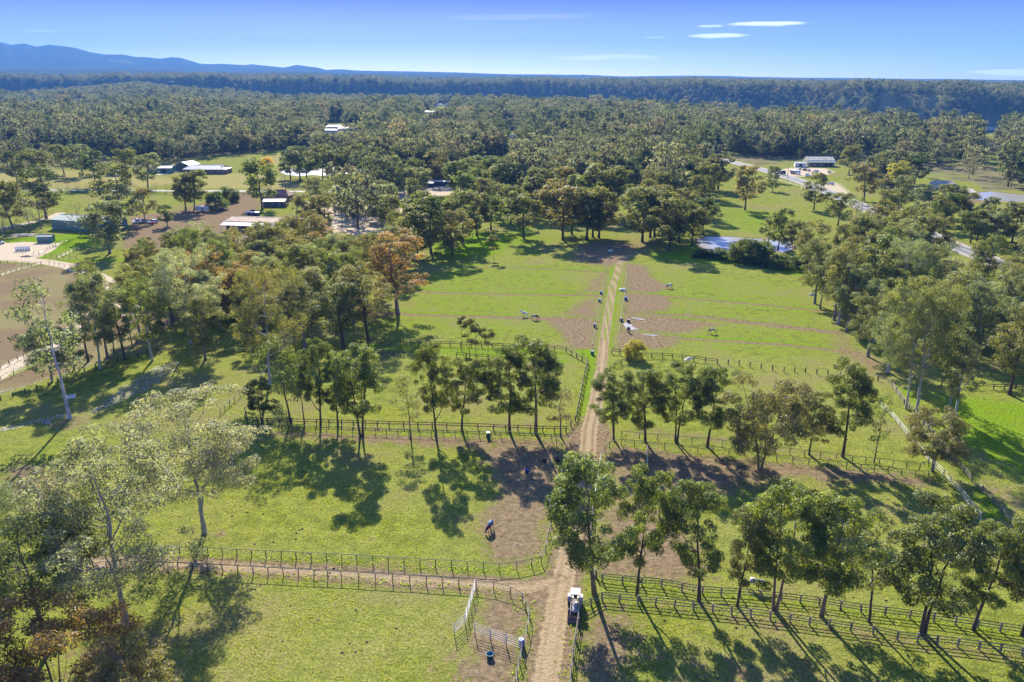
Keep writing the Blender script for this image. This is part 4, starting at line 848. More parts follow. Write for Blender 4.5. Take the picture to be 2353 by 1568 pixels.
fence([(-60, 440), (40, 441), (200, 442), (400, 443), (540, 443.5), (640, 445)], 'dark post and rail fence along the left-hand road', 'dark3', s=5, h=1.4)
fence([(920, 447), (960, 438), (1010, 434), (1060, 431)], 'brown rail fence of the far sandy yards', 'dark3', s=3.4, h=1.5)
fence([(968, 604), (1000, 578), (1050, 552), (1100, 532), (1150, 515), (1200, 502)], 'dark fence under the wood at the top left paddock', 'dark3', s=3)
fence([(1640, 392), (1700, 402), (1760, 407), (1800, 415), (1850, 430), (1905, 448)], 'brown post fence along the near side of the sealed road', 'wire', s=4, h=1.1)
fence([(2000, 515), (2100, 555), (2180, 588), (2280, 622)], 'wire fence along the sealed road on the right', 'wire', s=4, h=1.1)
# slender tape lines between the strip paddocks
for i, s in enumerate(STRIPS[:7]):
    pts = [Vector(p) for p in s]; r = empty('tape_fence', pts[0]); rp = resample(pts, 9)
    for p in rp: link('post', unit_box(M_BLACK), r, (p.x - pts[0].x, p.y - pts[0].y, 0), None, (.05, .05, 1.05))
    mb = MB(); mb.tube([(p.x - pts[0].x, p.y - pts[0].y, 1.0) for p in rp], .012, 3); mb.build('tape', M_WIRE, r)
    tag(r, ('thin tape fence between the two top right strip paddocks', 'thin tape fence joining the track to the top right strip', 'thin tape fence above the pale grazing horse', 'thin tape fence below the pale grazing horse', 'thin tape fence beside the white horse and its companion', 'thin tape fence across the middle of the left paddocks', 'thin tape fence across the top of the left paddocks')[i], 'fence', 'tape fences between strip paddocks')
# portable yard panels, each a thing
PANEL = []
def panel_mesh():
    fr = MB()
    for x in (0, 1): fr.tube([(x, 0, 0), (x, 0, 1.65)], .03, 6)
    return fr.mesh('frame', M_WHITED, True)
PF = panel_mesh(); PR = MB().tube([(0, 0, 0), (1, 0, 0)], .026, 6).mesh('rail', M_WHITED, True)
def panels(tops, labs):
    pts = [P(x, y, 1.65) for x, y in tops]
    for p in pts: p.z = 0
    for a, b, lab in zip(pts[:-1], pts[1:], labs):
        d = b - a; r = empty('yard_panel', a, math.atan2(d.y, d.x)); L_ = d.length
        link('frame', PF, r, None, None, (L_ * .985, 1, 1))
        for z in (.42, .72, 1.02, 1.32, 1.62): link('rail', PR, r, (0, 0, z), None, (L_ * .985, 1, 1))
        tag(r, lab, 'panel', 'white portable yard panels')
def lerp2(a, b, n): return [(a[0] + (b[0] - a[0]) * i / n, a[1] + (b[1] - a[1]) * i / n) for i in range(n + 1)]
panels(lerp2((1092, 1331), (1068, 1411), 4) + [(1043, 1434)], [f'white steel yard panel, {o} of the slanting run from the pipe fence' for o in ORD[:5]])
panels(lerp2((1091, 1432), (1200, 1470), 3), [f'white steel yard panel, {o} in the run ending at the blue barrel' for o in ('first', 'middle', 'last')])
# ------------------------------------------------------------------ buildings
M_GREEN = simple('green_sheet', (0.115, 0.215, 0.185), .5, var=.06, scale=1, spec=.5); M_GREENR = simple('pale_green_roof', (0.19, 0.25, 0.23), .7, var=.07, spec=.5); M_ZINC = simple('white_zinc_roof', (0.42, 0.42, 0.41), .6, var=.1, spec=.25); M_RUSTR = simple('rusting_roof', (0.30, 0.22, 0.16), .8, var=.1, scale=.35, dirt=.55, spec=.1); M_DARKW = simple('dark_wall', (0.045, 0.048, 0.055), .6); M_DKGLASS = simple('dark_glass', (0.02, 0.022, 0.028), .12, spec=.8); M_TERR = simple('terracotta_tiles', (0.30, 0.125, 0.085), .8, var=.2, scale=4); M_BRICK = simple('brown_brick', (0.20, 0.13, 0.10), .85, var=.2, scale=5); M_CREAM = simple('cream_wall', (0.55, 0.50, 0.42), .8); M_WWALL = simple('white_wall', (0.70, 0.69, 0.67), .7, var=.05); M_SAGEW = simple('khaki_sheet', (0.30, 0.29, 0.20), .6); M_KHR = simple('khaki_roof', (0.36, 0.33, 0.26), .55, var=.12, scale=.3); M_OLDTIN = simple('old_tin', (0.33, 0.28, 0.25), .6, var=.25, scale=.6, dirt=.5); M_BLUE = simple('blue_plastic', (0.015, 0.075, 0.30), .35, spec=.5); M_TEAL = simple('teal_plastic', (0.015, 0.13, 0.18), .4, spec=.5); M_GUT = simple('pale_gutter', (0.45, 0.52, 0.50), .5)
def roof_sheets(w, l, h, rise, mat, parent, ov=.35, hip=0.0, th=.08, sheets=True):
    """two slopes about the long (x) axis, each laid in sheets, with ridge cap"""
    ang = math.atan2(rise, w / 2); sl = math.hypot(rise, w / 2) + ov
    root = MB()
    n = max(int(l / 3.0), 2) if sheets else 1
    out = []
    for sd in (-1, 1):
        for i in range(n):
            x0, x1 = -l / 2 - ov + (l + 2 * ov) * i / n, -l / 2 - ov + (l + 2 * ov) * (i + 1) / n - (.04 if n > 1 else 0)
            hx0 = hip * (1 if i == 0 else 0); hx1 = hip * (1 if i == n - 1 else 0)
            mb = MB(); ey = sd * (w / 2 + ov * math.cos(ang)); ez = h - ov * math.sin(ang)
            vs = [(x0, ey, ez), (x1, ey, ez), (x1 - hx1, 0, h + rise), (x0 + hx0, 0, h + rise)]
            vs += [(a, b, c + th) for a, b, c in vs]
            mb.add(vs, [(0, 1, 2, 3), (7, 6, 5, 4), (0, 4, 5, 1), (1, 5, 6, 2), (2, 6, 7, 3), (3, 7, 4, 0)])
            out.append(mb)
    if hip:
        for sx in (-1, 1):
            x = sx * (l / 2 + ov); mb = MB(); ez = h - ov * math.sin(ang); yy = w / 2 + ov * math.cos(ang)
            vs = [(x, -yy, ez + .01), (x, yy, ez + .01), (x - sx * hip, 0, h + rise + .01)]; vs += [(a, b, c + th) for a, b, c in vs]
            mb.add(vs, [(0, 1, 2), (5, 4, 3), (0, 3, 4, 1), (1, 4, 5, 2), (2, 5, 3, 0)]); out.append(mb)
    cap = MB(); cap.tube([(-l / 2 - ov + hip, 0, h + rise + th), (l / 2 + ov - hip, 0, h + rise + th)], .14, 6)
    r = cap.build('roof', mat, parent)
    for mb in out: mb.build('roof_sheet', mat, r)
    return r
def house(p, l, w, h, rise, rz, wall, roof, label, cat='house', name='house', hip=0.0, openings=(), gable=True, verandah=None, group=None, sheets=True):
    """openings: (side, along, z, width, height, kind); side 'f' faces -y of the house, 'b' +y, 'l' -x, 'r' +x"""
    r = empty(name, (p.x, p.y, p.z), rz)
    mb = MB(); x, y = l / 2, w / 2
    vs = [(-x, -y, -.2), (x, -y, -.2), (x, y, -.2), (-x, y, -.2), (-x, -y, h), (x, -y, h), (x, y, h), (-x, y, h)]
    fs = [(0, 1, 5, 4), (2, 3, 7, 6)]
    if gable and not hip: vs += [(-x, 0, h + rise - .02), (x, 0, h + rise - .02)]; fs += [(1, 2, 6, 9, 5), (3, 0, 4, 8, 7)]
    else: fs += [(1, 2, 6, 5), (3, 0, 4, 7)]
    wl = mb.add(vs, fs).build('wall', wall, r)
    roof_sheets(w, l, h, rise, roof, r, hip=hip, sheets=sheets)
    for (sd, al, z, ow, oh, kind) in openings:
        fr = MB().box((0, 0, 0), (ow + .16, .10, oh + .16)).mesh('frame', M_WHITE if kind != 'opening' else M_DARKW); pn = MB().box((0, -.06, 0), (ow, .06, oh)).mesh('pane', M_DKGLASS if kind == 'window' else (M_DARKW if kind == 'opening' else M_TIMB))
        c, a = {'f': ((al, -y - .03), 0), 'b': ((al, y + .03), math.pi), 'l': ((-x - .03, al), -math.pi / 2), 'r': ((x + .03, al), math.pi / 2)}[sd]
        o = link({'window': 'window', 'door': 'door', 'opening': 'bay_opening'}[kind], fr, r, (c[0], c[1], z + oh / 2), (0, 0, a)); link('pane' if kind == 'window' else 'panel', pn, o)
    if verandah:
        sd, dep, vh, vm = verandah; s_ = -1 if sd == 'f' else 1
        mb = MB(); mb.add([(-x - .4, s_ * y, h - .12), (x + .4, s_ * y, h - .12), (x + .4, s_ * (y + dep), vh), (-x - .4, s_ * (y + dep), vh), (-x - .4, s_ * y, h - .05), (x + .4, s_ * y, h - .05), (x + .4, s_ * (y + dep), vh + .08), (-x - .4, s_ * (y + dep), vh + .08)], [(0, 1, 2, 3), (7, 6, 5, 4), (0, 4, 5, 1), (1, 5, 6, 2), (2, 6, 7, 3), (3, 7, 4, 0)])
        mb.build('awning', vm, r); n = max(int(l / 4.5), 2)
        for i in range(n + 1): link('awning_post', unit_box(M_WHITE), r, (-x + l * i / n, s_ * (y + dep - .15), -.1), None, (.16, .16, vh + .1))
    return tag(r, label, cat, group)
# big green shed
a, b = P(120, 527), P(247, 536); d = b - a; ang = math.atan2(d.y, d.x); Ls = d.length; Ws = 12.0
mid_ = (a + b) / 2 + Vector((-math.sin(ang), math.cos(ang), 0)) * Ws / 2
shed = house(mid_, Ls, Ws, 4.3, 1.3, ang, M_GREEN, M_GREENR, 'long green metal shed with a pale green roof', 'shed', 'shed', openings=[('l', -2, 0, 3.6, 3.4, 'opening'), ('r', 1, 0, 3.6, 3.4, 'opening'), ('f', Ls * .32, 0, .9, 2.1, 'door'), ('b', -4, 1.2, 1.4, 1.0, 'window')])
for k, x in enumerate((-.30, -.06, .2)): MB().lathe([(.16, 0), (.16, .35), (.3, .4), (.24, .75), (.02, .85)], 10).build('roof_vent', M_ZINC, shed, (Ls * x, .4, 5.5))
g_ = MB().box((0, 0, 0), (Ls * .55, .12, .14)).build('gutter', M_GUT, shed, (-Ls * .2, -Ws / 2 - .1, 3.55))
mb = MB().box((0, 0, 0), (5, 4, .08)); mb.build('side_awning', M_ZINC, shed, (-Ls / 2 - 2.6, Ws / 2 - 2.5, 3.6))
for y in (.8, 4.2): link('awning_post', unit_box(M_WHITE), shed, (-Ls / 2 - 4.9, Ws / 2 - y, 0), None, (.12, .12, 3.6))
house(P(107, 556), 5.6, 3.4, 2.4, .5, .12, M_GREEN, M_GREENR, 'small green garden shed on the lawn before the long shed', 'shed', 'shed', openings=[('f', .8, 0, 1.0, 1.9, 'door')])
# stable block
a, b = P(512, 531), P(668, 537); d = b - a; ang = math.atan2(d.y, d.x); Ls = d.length
mid_ = (a + b) / 2 + Vector((-math.sin(ang), math.cos(ang), 0)) * (9.5)
house(mid_, Ls, 13, 3.9, .9, ang, M_DARKW, M_RUSTR, 'stable block with a rust-stained roof and white front awning', 'stable', 'stable', openings=[('f', -Ls / 2 + 2.5 + i * (Ls - 5) / 6, 0, 2.6, 2.3, 'opening') for i in range(7)] + [('l', 0, 0, 3, 3, 'opening')], verandah=('f', 4.2, 2.7, M_ZINC))
# horse walker: white rings on posts
def walker(p, rad, label):
    r = empty('horse_walker', p)
    for nm, rr0, zs in (('outer_ring', rad, (.6, 1.2, 1.75)), ('inner_ring', rad - 2.3, (1.0, 1.7))):
        for z in zs:
            mb = MB(); mb.tube([(rr0 * math.cos(t), rr0 * math.sin(t), z) for t in np.linspace(0, 6.2832, 49)], .09, 5, False); mb.build(nm, M_WHITE, r)
        for k in range(18): link('post', unit_box(M_WHITE), r, (rr0 * math.cos(k * .349), rr0 * math.sin(k * .349), 0), None, (.12, .12, 1.85))
    MB().lathe([(.5, 0), (.4, .5), (.25, .6), (.22, 2.6), (.1, 2.7)], 10).build('hub', M_WIRE, r)
    for k in range(4): MB().tube([(0, 0, 2.5), ((rad - .2) * math.cos(k * 1.57 + .4), (rad - .2) * math.sin(k * 1.57 + .4), 2.45)], .06, 5).build('arm', M_WIRE, r)
    tag(r, label, 'horse walker')
walker(P(548, 563), 8.2, 'round white-railed horse walker in front of the stable block')
house(P(634, 474), 11, 7, 2.9, 1.0, .05, simple('slate_wall', (0.075, 0.085, 0.105), .7), M_OLDTIN, 'low dark cottage with a brown tin roof behind the stable block', openings=[('f', -1, 1.0, 1.2, 1.1, 'window'), ('f', 2.5, 0, .9, 2.0, 'door')])
house(P(640, 460), 15, 9, 3.0, 2.6, -.1, M_BRICK, M_TERR, 'red-tiled brick house among trees behind the dark cottage', hip=3.2, openings=[('f', -4, .9, 1.6, 1.3, 'window'), ('f', 0, .9, 1.6, 1.3, 'window'), ('f', 4, .9, 1.6, 1.3, 'window')], sheets=False)
house(P(478, 398), 30, 13, 3.2, 2.4, -.03, M_BRICK, M_ZINC, 'long house with a white hipped roof in the far left field', hip=5.5, openings=[('f', x, .9, 2.0, 1.3, 'window') for x in (-10, -5, 0, 5, 10)] + [('f', 12.8, 0, 1, 2.1, 'door')])
house(P(432, 391), 13, 12, 4.0, 2.3, 1.35, M_DARKW, M_ZINC, 'white-roofed barn left of the long house', 'barn', 'barn', openings=[('l', 0, 0, 4, 3.2, 'opening')])
house(P(372, 397), 17, 9, 3.6, 1.2, .05, M_GREEN, M_ZINC, 'green shed with a white roof beside the far driveway', 'shed', 'shed', openings=[('f', 3, 0, 3.5, 3, 'opening')])
house(P(262, 404), 9, 7, 3, 1.1, .2, M_WWALL, M_ZINC, 'small white shed showing through the trees left of the green one', 'shed', 'shed', openings=[('f', 0, 0, 2.5, 2.4, 'opening')])
for i, (x, y, l) in enumerate(((976, 430, 11), (1013, 427, 15), (1052, 424, 10), (1123, 417, 12))):
    house(P(x, y), l, 4, 2.7, .35, -.12, M_DARKW, M_ZINC, f'white-roofed horse shelter, {ORD[i]} from the left by the far sandy yards', 'shelter', 'horse_shelter', openings=[('f', 0, 0, l * .6, 2.1, 'opening')], group='shelters by the sandy yards', sheets=False)
# roadside workshop on the right
house(P(1880, 381), 20, 14, 4.6, 2.3, -.12, M_SAGEW, M_KHR, 'khaki metal workshop with a low gable by the truck yard', 'workshop', 'workshop', openings=[('l', -2, 0, 4.0, 3.6, 'opening'), ('f', 6, .0, 4.5, 3.4, 'opening'), ('f', -4, 1.2, 2, 1.2, 'window')], verandah=('f', 3.5, 3.2, M_GREENR))
house(P(1838, 384), 8, 6, 3.2, .5, -.2, M_WWALL, M_ZINC, 'low pale annexe left of the khaki workshop', 'shed', 'shed', openings=[('f', 0, 0, 2, 2.4, 'opening')])
house(P(2165, 433), 14, 9, 2.9, 1.6, -.25, M_WWALL, M_OLDTIN, 'pale cottage half hidden by dark bushes near the muddy dam', openings=[('f', -3, .9, 1.4, 1.2, 'window'), ('f', 2, .9, 1.4, 1.2, 'window')], hip=2.5, sheets=False)
house(P(1614, 355), 16, 9, 4.2, 1.2, -.3, M_WWALL, M_ZINC, 'white shed by the road seen between trunks', 'shed', 'shed', openings=[('f', 0, 0, 3.5, 3.2, 'opening')])
# open lean-to by the muddy dam
def leanto(p, rz, label):
    r = empty('open_shelter', p, rz); n = 6
    for i in range(n):
        x0 = -7 + 14 * i / n; mb = MB(); vs = [(x0, -4, 2.7 + .02 * i), (x0 + 14 / n - .05, -4, 2.7 + .03 * i), (x0 + 14 / n - .05, 4, 3.9), (x0, 4, 3.9)]; vs += [(a_, b_, c_ + .07) for a_, b_, c_ in vs]
        mb.add(vs, [(0, 1, 2, 3), (7, 6, 5, 4), (0, 4, 5, 1), (1, 5, 6, 2), (2, 6, 7, 3), (3, 7, 4, 0)]); mb.build('roof_sheet', M_OLDTIN, r)
    for i in range(4):
        for y in (-3.6, 3.6): link('post', unit_box(M_DTIMB), r, (-6.5 + 13 * i / 3, y, 0), (0, random.uniform(-.08, .08), 0), (.22, .22, 2.7 if y < 0 else 3.8))
    for z in (.6, 1.2): link('rail', unit_rail(M_DTIMB, 4), r, (-6.5, -3.6, z), None, (13, .12, .12))
    tag(r, label, 'shelter')
leanto(P(2207, 452), -.18, 'old open-sided tin shelter on the grass by the muddy dam')
# houses deep in the forest
HOUSE_PLOTS = []
FARH = [(770, 297, 24, 'white'), (757, 306, 20, 'white'), (800, 301, 26, 'low'), (1010, 243, 18, 'w'), (1028, 245, 14, 'w'), (988, 262, 20, 'w'), (2275, 300, 26, 'w'), (2242, 297, 16, 'w'), (2150, 297, 20, 'w'), (2118, 308, 18, 'w'), (872, 294, 14, 'w'), (560, 292, 16, 'w'), (338, 233, 18, 'w'), (180, 232, 18, 'w'), (240, 240, 16, 'w'), (395, 190, 20, 'w'), (1176, 322, 14, 'w'), (1250, 335, 16, 'w'), (80, 236, 16, 'w')]
for i, (x, y, l, k) in enumerate(FARH):
    p = PT(x, y); HOUSE_PLOTS.append((p.x, p.y, l * .9))
FARH_ORDER = sorted(range(len(FARH)), key=lambda i: FARH[i][0])
for j, i in enumerate(FARH_ORDER):
    x, y, l, k = FARH[i]; p = PT(x, y)
    house(p, l, l * .5, 3.4, 2.0, random.uniform(-.4, .4), M_WWALL if i % 2 else M_CREAM, M_ZINC, f'white-roofed house in the distant forest, {ordinal(j)} from the left', hip=l * .18, openings=[('f', -l * .3, .9, 1.8, 1.4, 'window'), ('f', 0, 0, 1.1, 2.1, 'door'), ('f', l * .3, .9, 1.8, 1.4, 'window')], group='houses in the far forest', sheets=False)
# power poles
def pole(p, h, label):
    r = empty('power_pole', p); MB().tube([(0, 0, -.3), (0, 0, h)], [.19, .12], 8).build('post', M_TIMB, r, smooth=True); MB().box((0, 0, h - .7), (2.2, .12, .12)).build('cross_arm', M_TIMB, r)
    for x in (-1, -.4, .4, 1): MB().lathe([(.05, 0), (.07, .06), (.04, .16)], 6, (x, 0, h - .64)).build('insulator', M_WHITE, r)
    tag(r, label, 'pole')
pole(P(1809, 412), 10, 'timber power pole at the edge of the truck yard'); pole(P(657, 440), 9.5, 'timber power pole behind the red-tiled house'); pole(P(649, 439), 8, 'shorter timber pole left of the one behind the red-tiled house')
# ------------------------------------------------------------------ vehicles
M_CARW = simple('white_car_paint', (0.80, 0.80, 0.80), .25, var=.03, spec=.6); M_CARS = simple('silver_car_paint', (0.42, 0.41, 0.39), .3, .3, var=.04); M_CARD = simple('dark_car_paint', (0.03, 0.032, 0.036), .25, spec=.6); M_CARR = simple('red_paint', (0.50, 0.035, 0.02), .35, spec=.5); M_MAROON = simple('maroon_paint', (0.17, 0.03, 0.03), .35); M_TYRE = simple('tyre', (0.018, 0.018, 0.018), .85); M_HUB = simple('wheel_hub', (0.40, 0.40, 0.41), .4, .6); M_LAMP = simple('lamp_glass', (0.75, 0.75, 0.72), .15); M_TAIL = simple('tail_lamp', (0.4, 0.02, 0.01), .3); M_GREYP = simple('grey_paint', (0.30, 0.30, 0.30), .45); M_TIP = simple('grey_tipper_steel', (0.33, 0.33, 0.34), .5, .2, var=.15)
WHL = {}
def wheel(par, x, y, r, w):
    if (r, w) not in WHL:
        t = MB().lathe([(r * .55, -w / 2), (r * .92, -w / 2), (r, -w * .35), (r, w * .35), (r * .92, w / 2), (r * .55, w / 2)], 14).mesh('tyre', M_TYRE, True); h = MB().lathe([(.02, -w * .5), (r * .56, -w * .5), (r * .56, w * .5), (r * .2, w * .55), (.02, w * .52)], 10).mesh('rim', M_HUB, True); WHL[(r, w)] = (t, h)
    t, h = WHL[(r, w)]; o = link('wheel', t, par, (x, y, r), (math.pi / 2, 0, 0)); link('rim', h, o)
def loft(secs):
    """secs: (x, halfwidth bottom, halfwidth top, z bottom, z top)"""
    mb = MB(); vs = []
    for (x, wb, wt, zb, zt) in secs: vs += [(x, -wb, zb), (x, wb, zb), (x, wb * 1.02, zb + (zt - zb) * .55), (x, wt, zt), (x, -wt, zt), (x, -wb * 1.02, zb + (zt - zb) * .55)]
    fs = []
    for i in range(len(secs) - 1):
        for k in range(6): fs.append((i * 6 + k, i * 6 + (k + 1) % 6, i * 6 + 6 + (k + 1) % 6, i * 6 + 6 + k))
    fs += [tuple(range(6))[::-1], tuple((len(secs) - 1) * 6 + k for k in range(6))]
    return mb.add(vs, fs)
def car(p, rz, paint, label, kind='wagon', group=None, name='parked_car', cat='car'):
    r = empty(name, p, rz)
    if kind == 'ute':
        loft([(-2.55, .84, .82, .48, 1.02), (-2.45, .88, .84, .42, 1.06), (-.55, .9, .86, .4, 1.06), (.9, .9, .86, .4, 1.08), (2.2, .88, .78, .42, 1.04), (2.55, .76, .66, .48, .82)]).build('body', paint, r)
        loft([(-.62, .82, .66, 1.05, 1.74), (.55, .82, .68, 1.05, 1.78), (1.25, .8, .62, 1.05, 1.12)]).build('cabin', M_DKGLASS, r); MB().box((.05, 0, 1.78), (1.25, 1.3, .06)).build('cabin_roof', paint, r)
        MB().box((-1.55, 0, 1.09), (1.7, 1.45, .05)).build('tray', M_DARKW, r)
    else:
        loft([(-2.25, .80, .76, .45, .98), (-2.15, .87, .82, .38, 1.02), (0, .9, .86, .36, 1.02), (1.2, .9, .86, .36, 1.02), (2.1, .87, .78, .4, .92), (2.35, .74, .64, .46, .74)]).build('body', paint, r)
        loft([(-2.1, .80, .62, 1.0, 1.12), (-1.75, .81, .65, 1.0, 1.55), (.3, .82, .66, 1.0, 1.56), (1.15, .80, .62, 1.0, 1.06)]).build('cabin', M_DKGLASS, r); MB().box((-.72, 0, 1.56), (2.0, 1.28, .06)).build('cabin_roof', paint, r)
    for x in (-1.4, 1.45):
        for y in (-.82, .82): wheel(r, x, y, .34, .22)
    for y in (-.6, .6):
        MB().box((2.3 if kind != 'ute' else 2.48, y, .72), (.12, .3, .14)).build('headlight', M_LAMP, r); MB().box((-2.28 if kind != 'ute' else -2.55, y * 1.15, .82), (.06, .16, .26)).build('tail_light', M_TAIL, r)
    return tag(r, label, cat, group)
def face(a, b): a, b = P(*a), P(*b); return math.atan2(b.y - a.y, b.x - a.x)
car(P(317, 512), R_(-122), M_CARW, 'white ute parked nearest the green shed', 'ute', name='parked_ute', cat='ute'); car(P(332, 512), R_(-120), M_CARS, 'beige ute between the two white vehicles', 'ute', name='parked_ute', cat='ute'); car(P(352, 513), R_(-125), M_CARW, 'white wagon behind the small red trailer', 'wagon')
def trailer(p, rz, paint, label):
    r = empty('trailer', p, rz); mb = MB(); mb.box((0, 0, .62), (2.2, 1.4, .08))
    mb.build('floor', paint, r)
    for y in (-.7, .7): MB().box((0, y, .86), (2.2, .05, .42)).build('side_panel', paint, r)
    for x in (-1.1, 1.1): MB().box((x, 0, .86), (.05, 1.35, .42)).build('end_panel', paint, r)
    for y in (-.82, .82): wheel(r, -.1, y, .3, .18)
    MB().tube([(1.1, 0, .55), (2.3, 0, .5)], .05, 6).build('drawbar', M_BLACK, r); tag(r, label, 'trailer')
trailer(P(350, 517), R_(-165), M_CARR, 'small red box trailer in front of the white wagon')
def van_box(p, rz, label, l=4.6, w=2.1, h=2.2, body=None, cat='horse float', name='horse_float'):
    r = empty(name, p, rz); body = body or simple('cream_panel', (0.62, 0.58, 0.50), .5)
    loft([(-l / 2, w / 2, w / 2 - .15, .5, h + .4), (l / 2 - .7, w / 2, w / 2 - .15, .5, h + .4), (l / 2, w / 2 * .8, w / 2 * .7, .6, h)]).build('body', body, r)
    for s in (-1, 1):
        MB().box((.3, s * (w / 2 + .005), 1.6), (.8, .05, .45)).build('window', M_DKGLASS, r)
        for x in (-.5, .4): wheel(r, x, s * (w / 2 - .05), .32, .2)
    MB().box((-l / 2 - .02, 0, 1.4), (.05, w * .8, 1.7)).build('rear_ramp', M_GREYP, r); MB().tube([(l / 2, 0, .55), (l / 2 + 1.1, 0, .5)], .05, 6).build('drawbar', M_BLACK, r)
    tag(r, label, cat)
van_box(P(466, 486), R_(3), 'cream horse float parked by the yard driveway', 6.2)
car(P(508, 485), R_(10), M_CARD, 'dark ute under the dense shrub by the driveway', 'ute', name='parked_ute', cat='ute')
car(P(579, 490), R_(185), M_MAROON, 'maroon wagon with a pale load behind the stable block')
def frame_shelter(p, rz, label):
    r = empty('carport', p, rz)
    for x in (-3, 0, 3):
        for y in (-1.6, 1.6): link('post', unit_box(M_WHITE), r, (x, y, 0), None, (.14, .14, 2.5))
    MB().box((0, 0, 2.55), (6.6, 3.8, .08)).build('roof', M_ZINC, r); MB().box((0, 1.55, 1.2), (5.8, .06, 2.3)).build('back_wall', M_DARKW, r); tag(r, label, 'carport')
frame_shelter(P(581, 500), .02, 'small white-framed carport behind the stable block')
def barrel(p, label, mat=None, r0=.3, h=.9, name='barrel', cat='barrel', lab_group=None):
    mat = mat or M_BLUE; r = empty(name, p, random.uniform(0, 6)); MB().lathe([(r0 * .93, 0), (r0, .06), (r0 * 1.0, h * .3), (r0 * 1.05, h * .33), (r0, h * .37), (r0, h * .63), (r0 * 1.05, h * .66), (r0, h * .7), (r0, h - .05), (r0 * .93, h)], 16).build('drum', mat, r, smooth=True)
    MB().lathe([(r0 * .97, 0), (r0 * .97, .03), (r0 * .8, .035), (.02, .02)], 16, (0, 0, h)).build('lid', mat, r); tag(r, label, cat, lab_group)
def bucket(p, label, mat=None, r0=.28, h=.42, cat='bucket', name='feed_bucket'):
    mat = mat or M_BLUE; r = empty(name, p, random.uniform(0, 6)); MB().lathe([(r0 * .78, 0), (r0, h), (r0 * 1.06, h), (r0 * 1.06, h + .03), (r0 * .95, h + .03), (r0 * .75, .05)], 14).build('tub', mat, r, smooth=True)
    MB().tube([(r0 * math.cos(t), 0, h + r0 * .5 * math.sin(t)) for t in np.linspace(0, math.pi, 9)], .012, 4).build('handle', M_WIRE, r); tag(r, label, cat)
barrel(P(1199, 1486), 'blue plastic barrel at the end of the yard panels', r0=.34, h=1.0)
bucket(P(1126, 1511), 'teal tub lying on the bare ground below the yard panels', M_TEAL, .45, .5, 'tub', 'tub')
bucket(P(1211, 1086), 'blue feed bucket on the worn corner of the rugged horse\'s paddock', None, .4, .55)
bucket(P(1251, 1062), 'black feed tub left of the other one by the paddock corner', M_BLACK, .42, .5, 'tub', 'tub'); bucket(P(1281, 1060), 'dark feed tub against the paddock corner fence', M_BLACK, .42, .55, 'tub', 'tub')
barrel(P(1429, 942), 'bright blue drum right of the track behind the tree row', r0=.3); barrel(P(1378, 694), 'teal drum beside the left tape fence of the upper track', M_TEAL, .45, .9); barrel(P(1381, 676), 'blue drum beside the left tape fence, uphill of the teal one', None, .4, .8); barrel(P(1367, 752), 'dark blue drum on the left tape fence, below the teal one', simple('navy_plastic', (0.015, 0.03, 0.16), .4), .4, .9); barrel(P(1438, 690), 'blue drum beside the right tape fence of the upper track', None, .45, .9)
barrel(P(1361, 815), 'teal drum at the gateway left of the track', M_TEAL, .4, .9); barrel(P(1427, 738), 'black water drum in the wet patch by the right tape fence', M_BLACK, .45, .9); barrel(P(1444, 741), 'second black drum standing in the wet patch', M_BLACK, .45, .8); barrel(P(137, 1256), 'small blue drum seen through the dark leafy gum', None, .3, .9)
def bin_(p, label):
    r = empty('wheelie_bin', p, .2); MB().box((0, 0, .5), (.62, .7, 1.0), top=1.12).build('bin_body', simple('bin_green', (0.02, 0.07, 0.04), .5), r); MB().box((0, .03, 1.05), (.72, .84, .08)).build('lid', bpy.data.materials['bin_green'], r)
    for x in (-.3, .3): wheel(r, x, .36, .1, .06)
    tag(r, label, 'bin')
bin_(P(1122, 1006), 'dark green bin at the lane fence below the tree row')
def bath(p, rz, label):
    r = empty('water_trough', p, rz); mb = MB(); mb.box((0, 0, .3), (1.6, .8, .6), top=1.1); mb.build('tub', M_WHITE, r); MB().box((0, 0, .601), (1.45, .66, .02)).build('water_surface', WATER, r); tag(r, label, 'trough')
bath(P(1402, 578), .3, 'white water trough on the bare ground at the top of the track'); bath(P(1430, 668), .1, 'white water trough on the verge of the upper track'); bath(P(163, 915), .5, 'pale trough in the shade by the left arena fence')
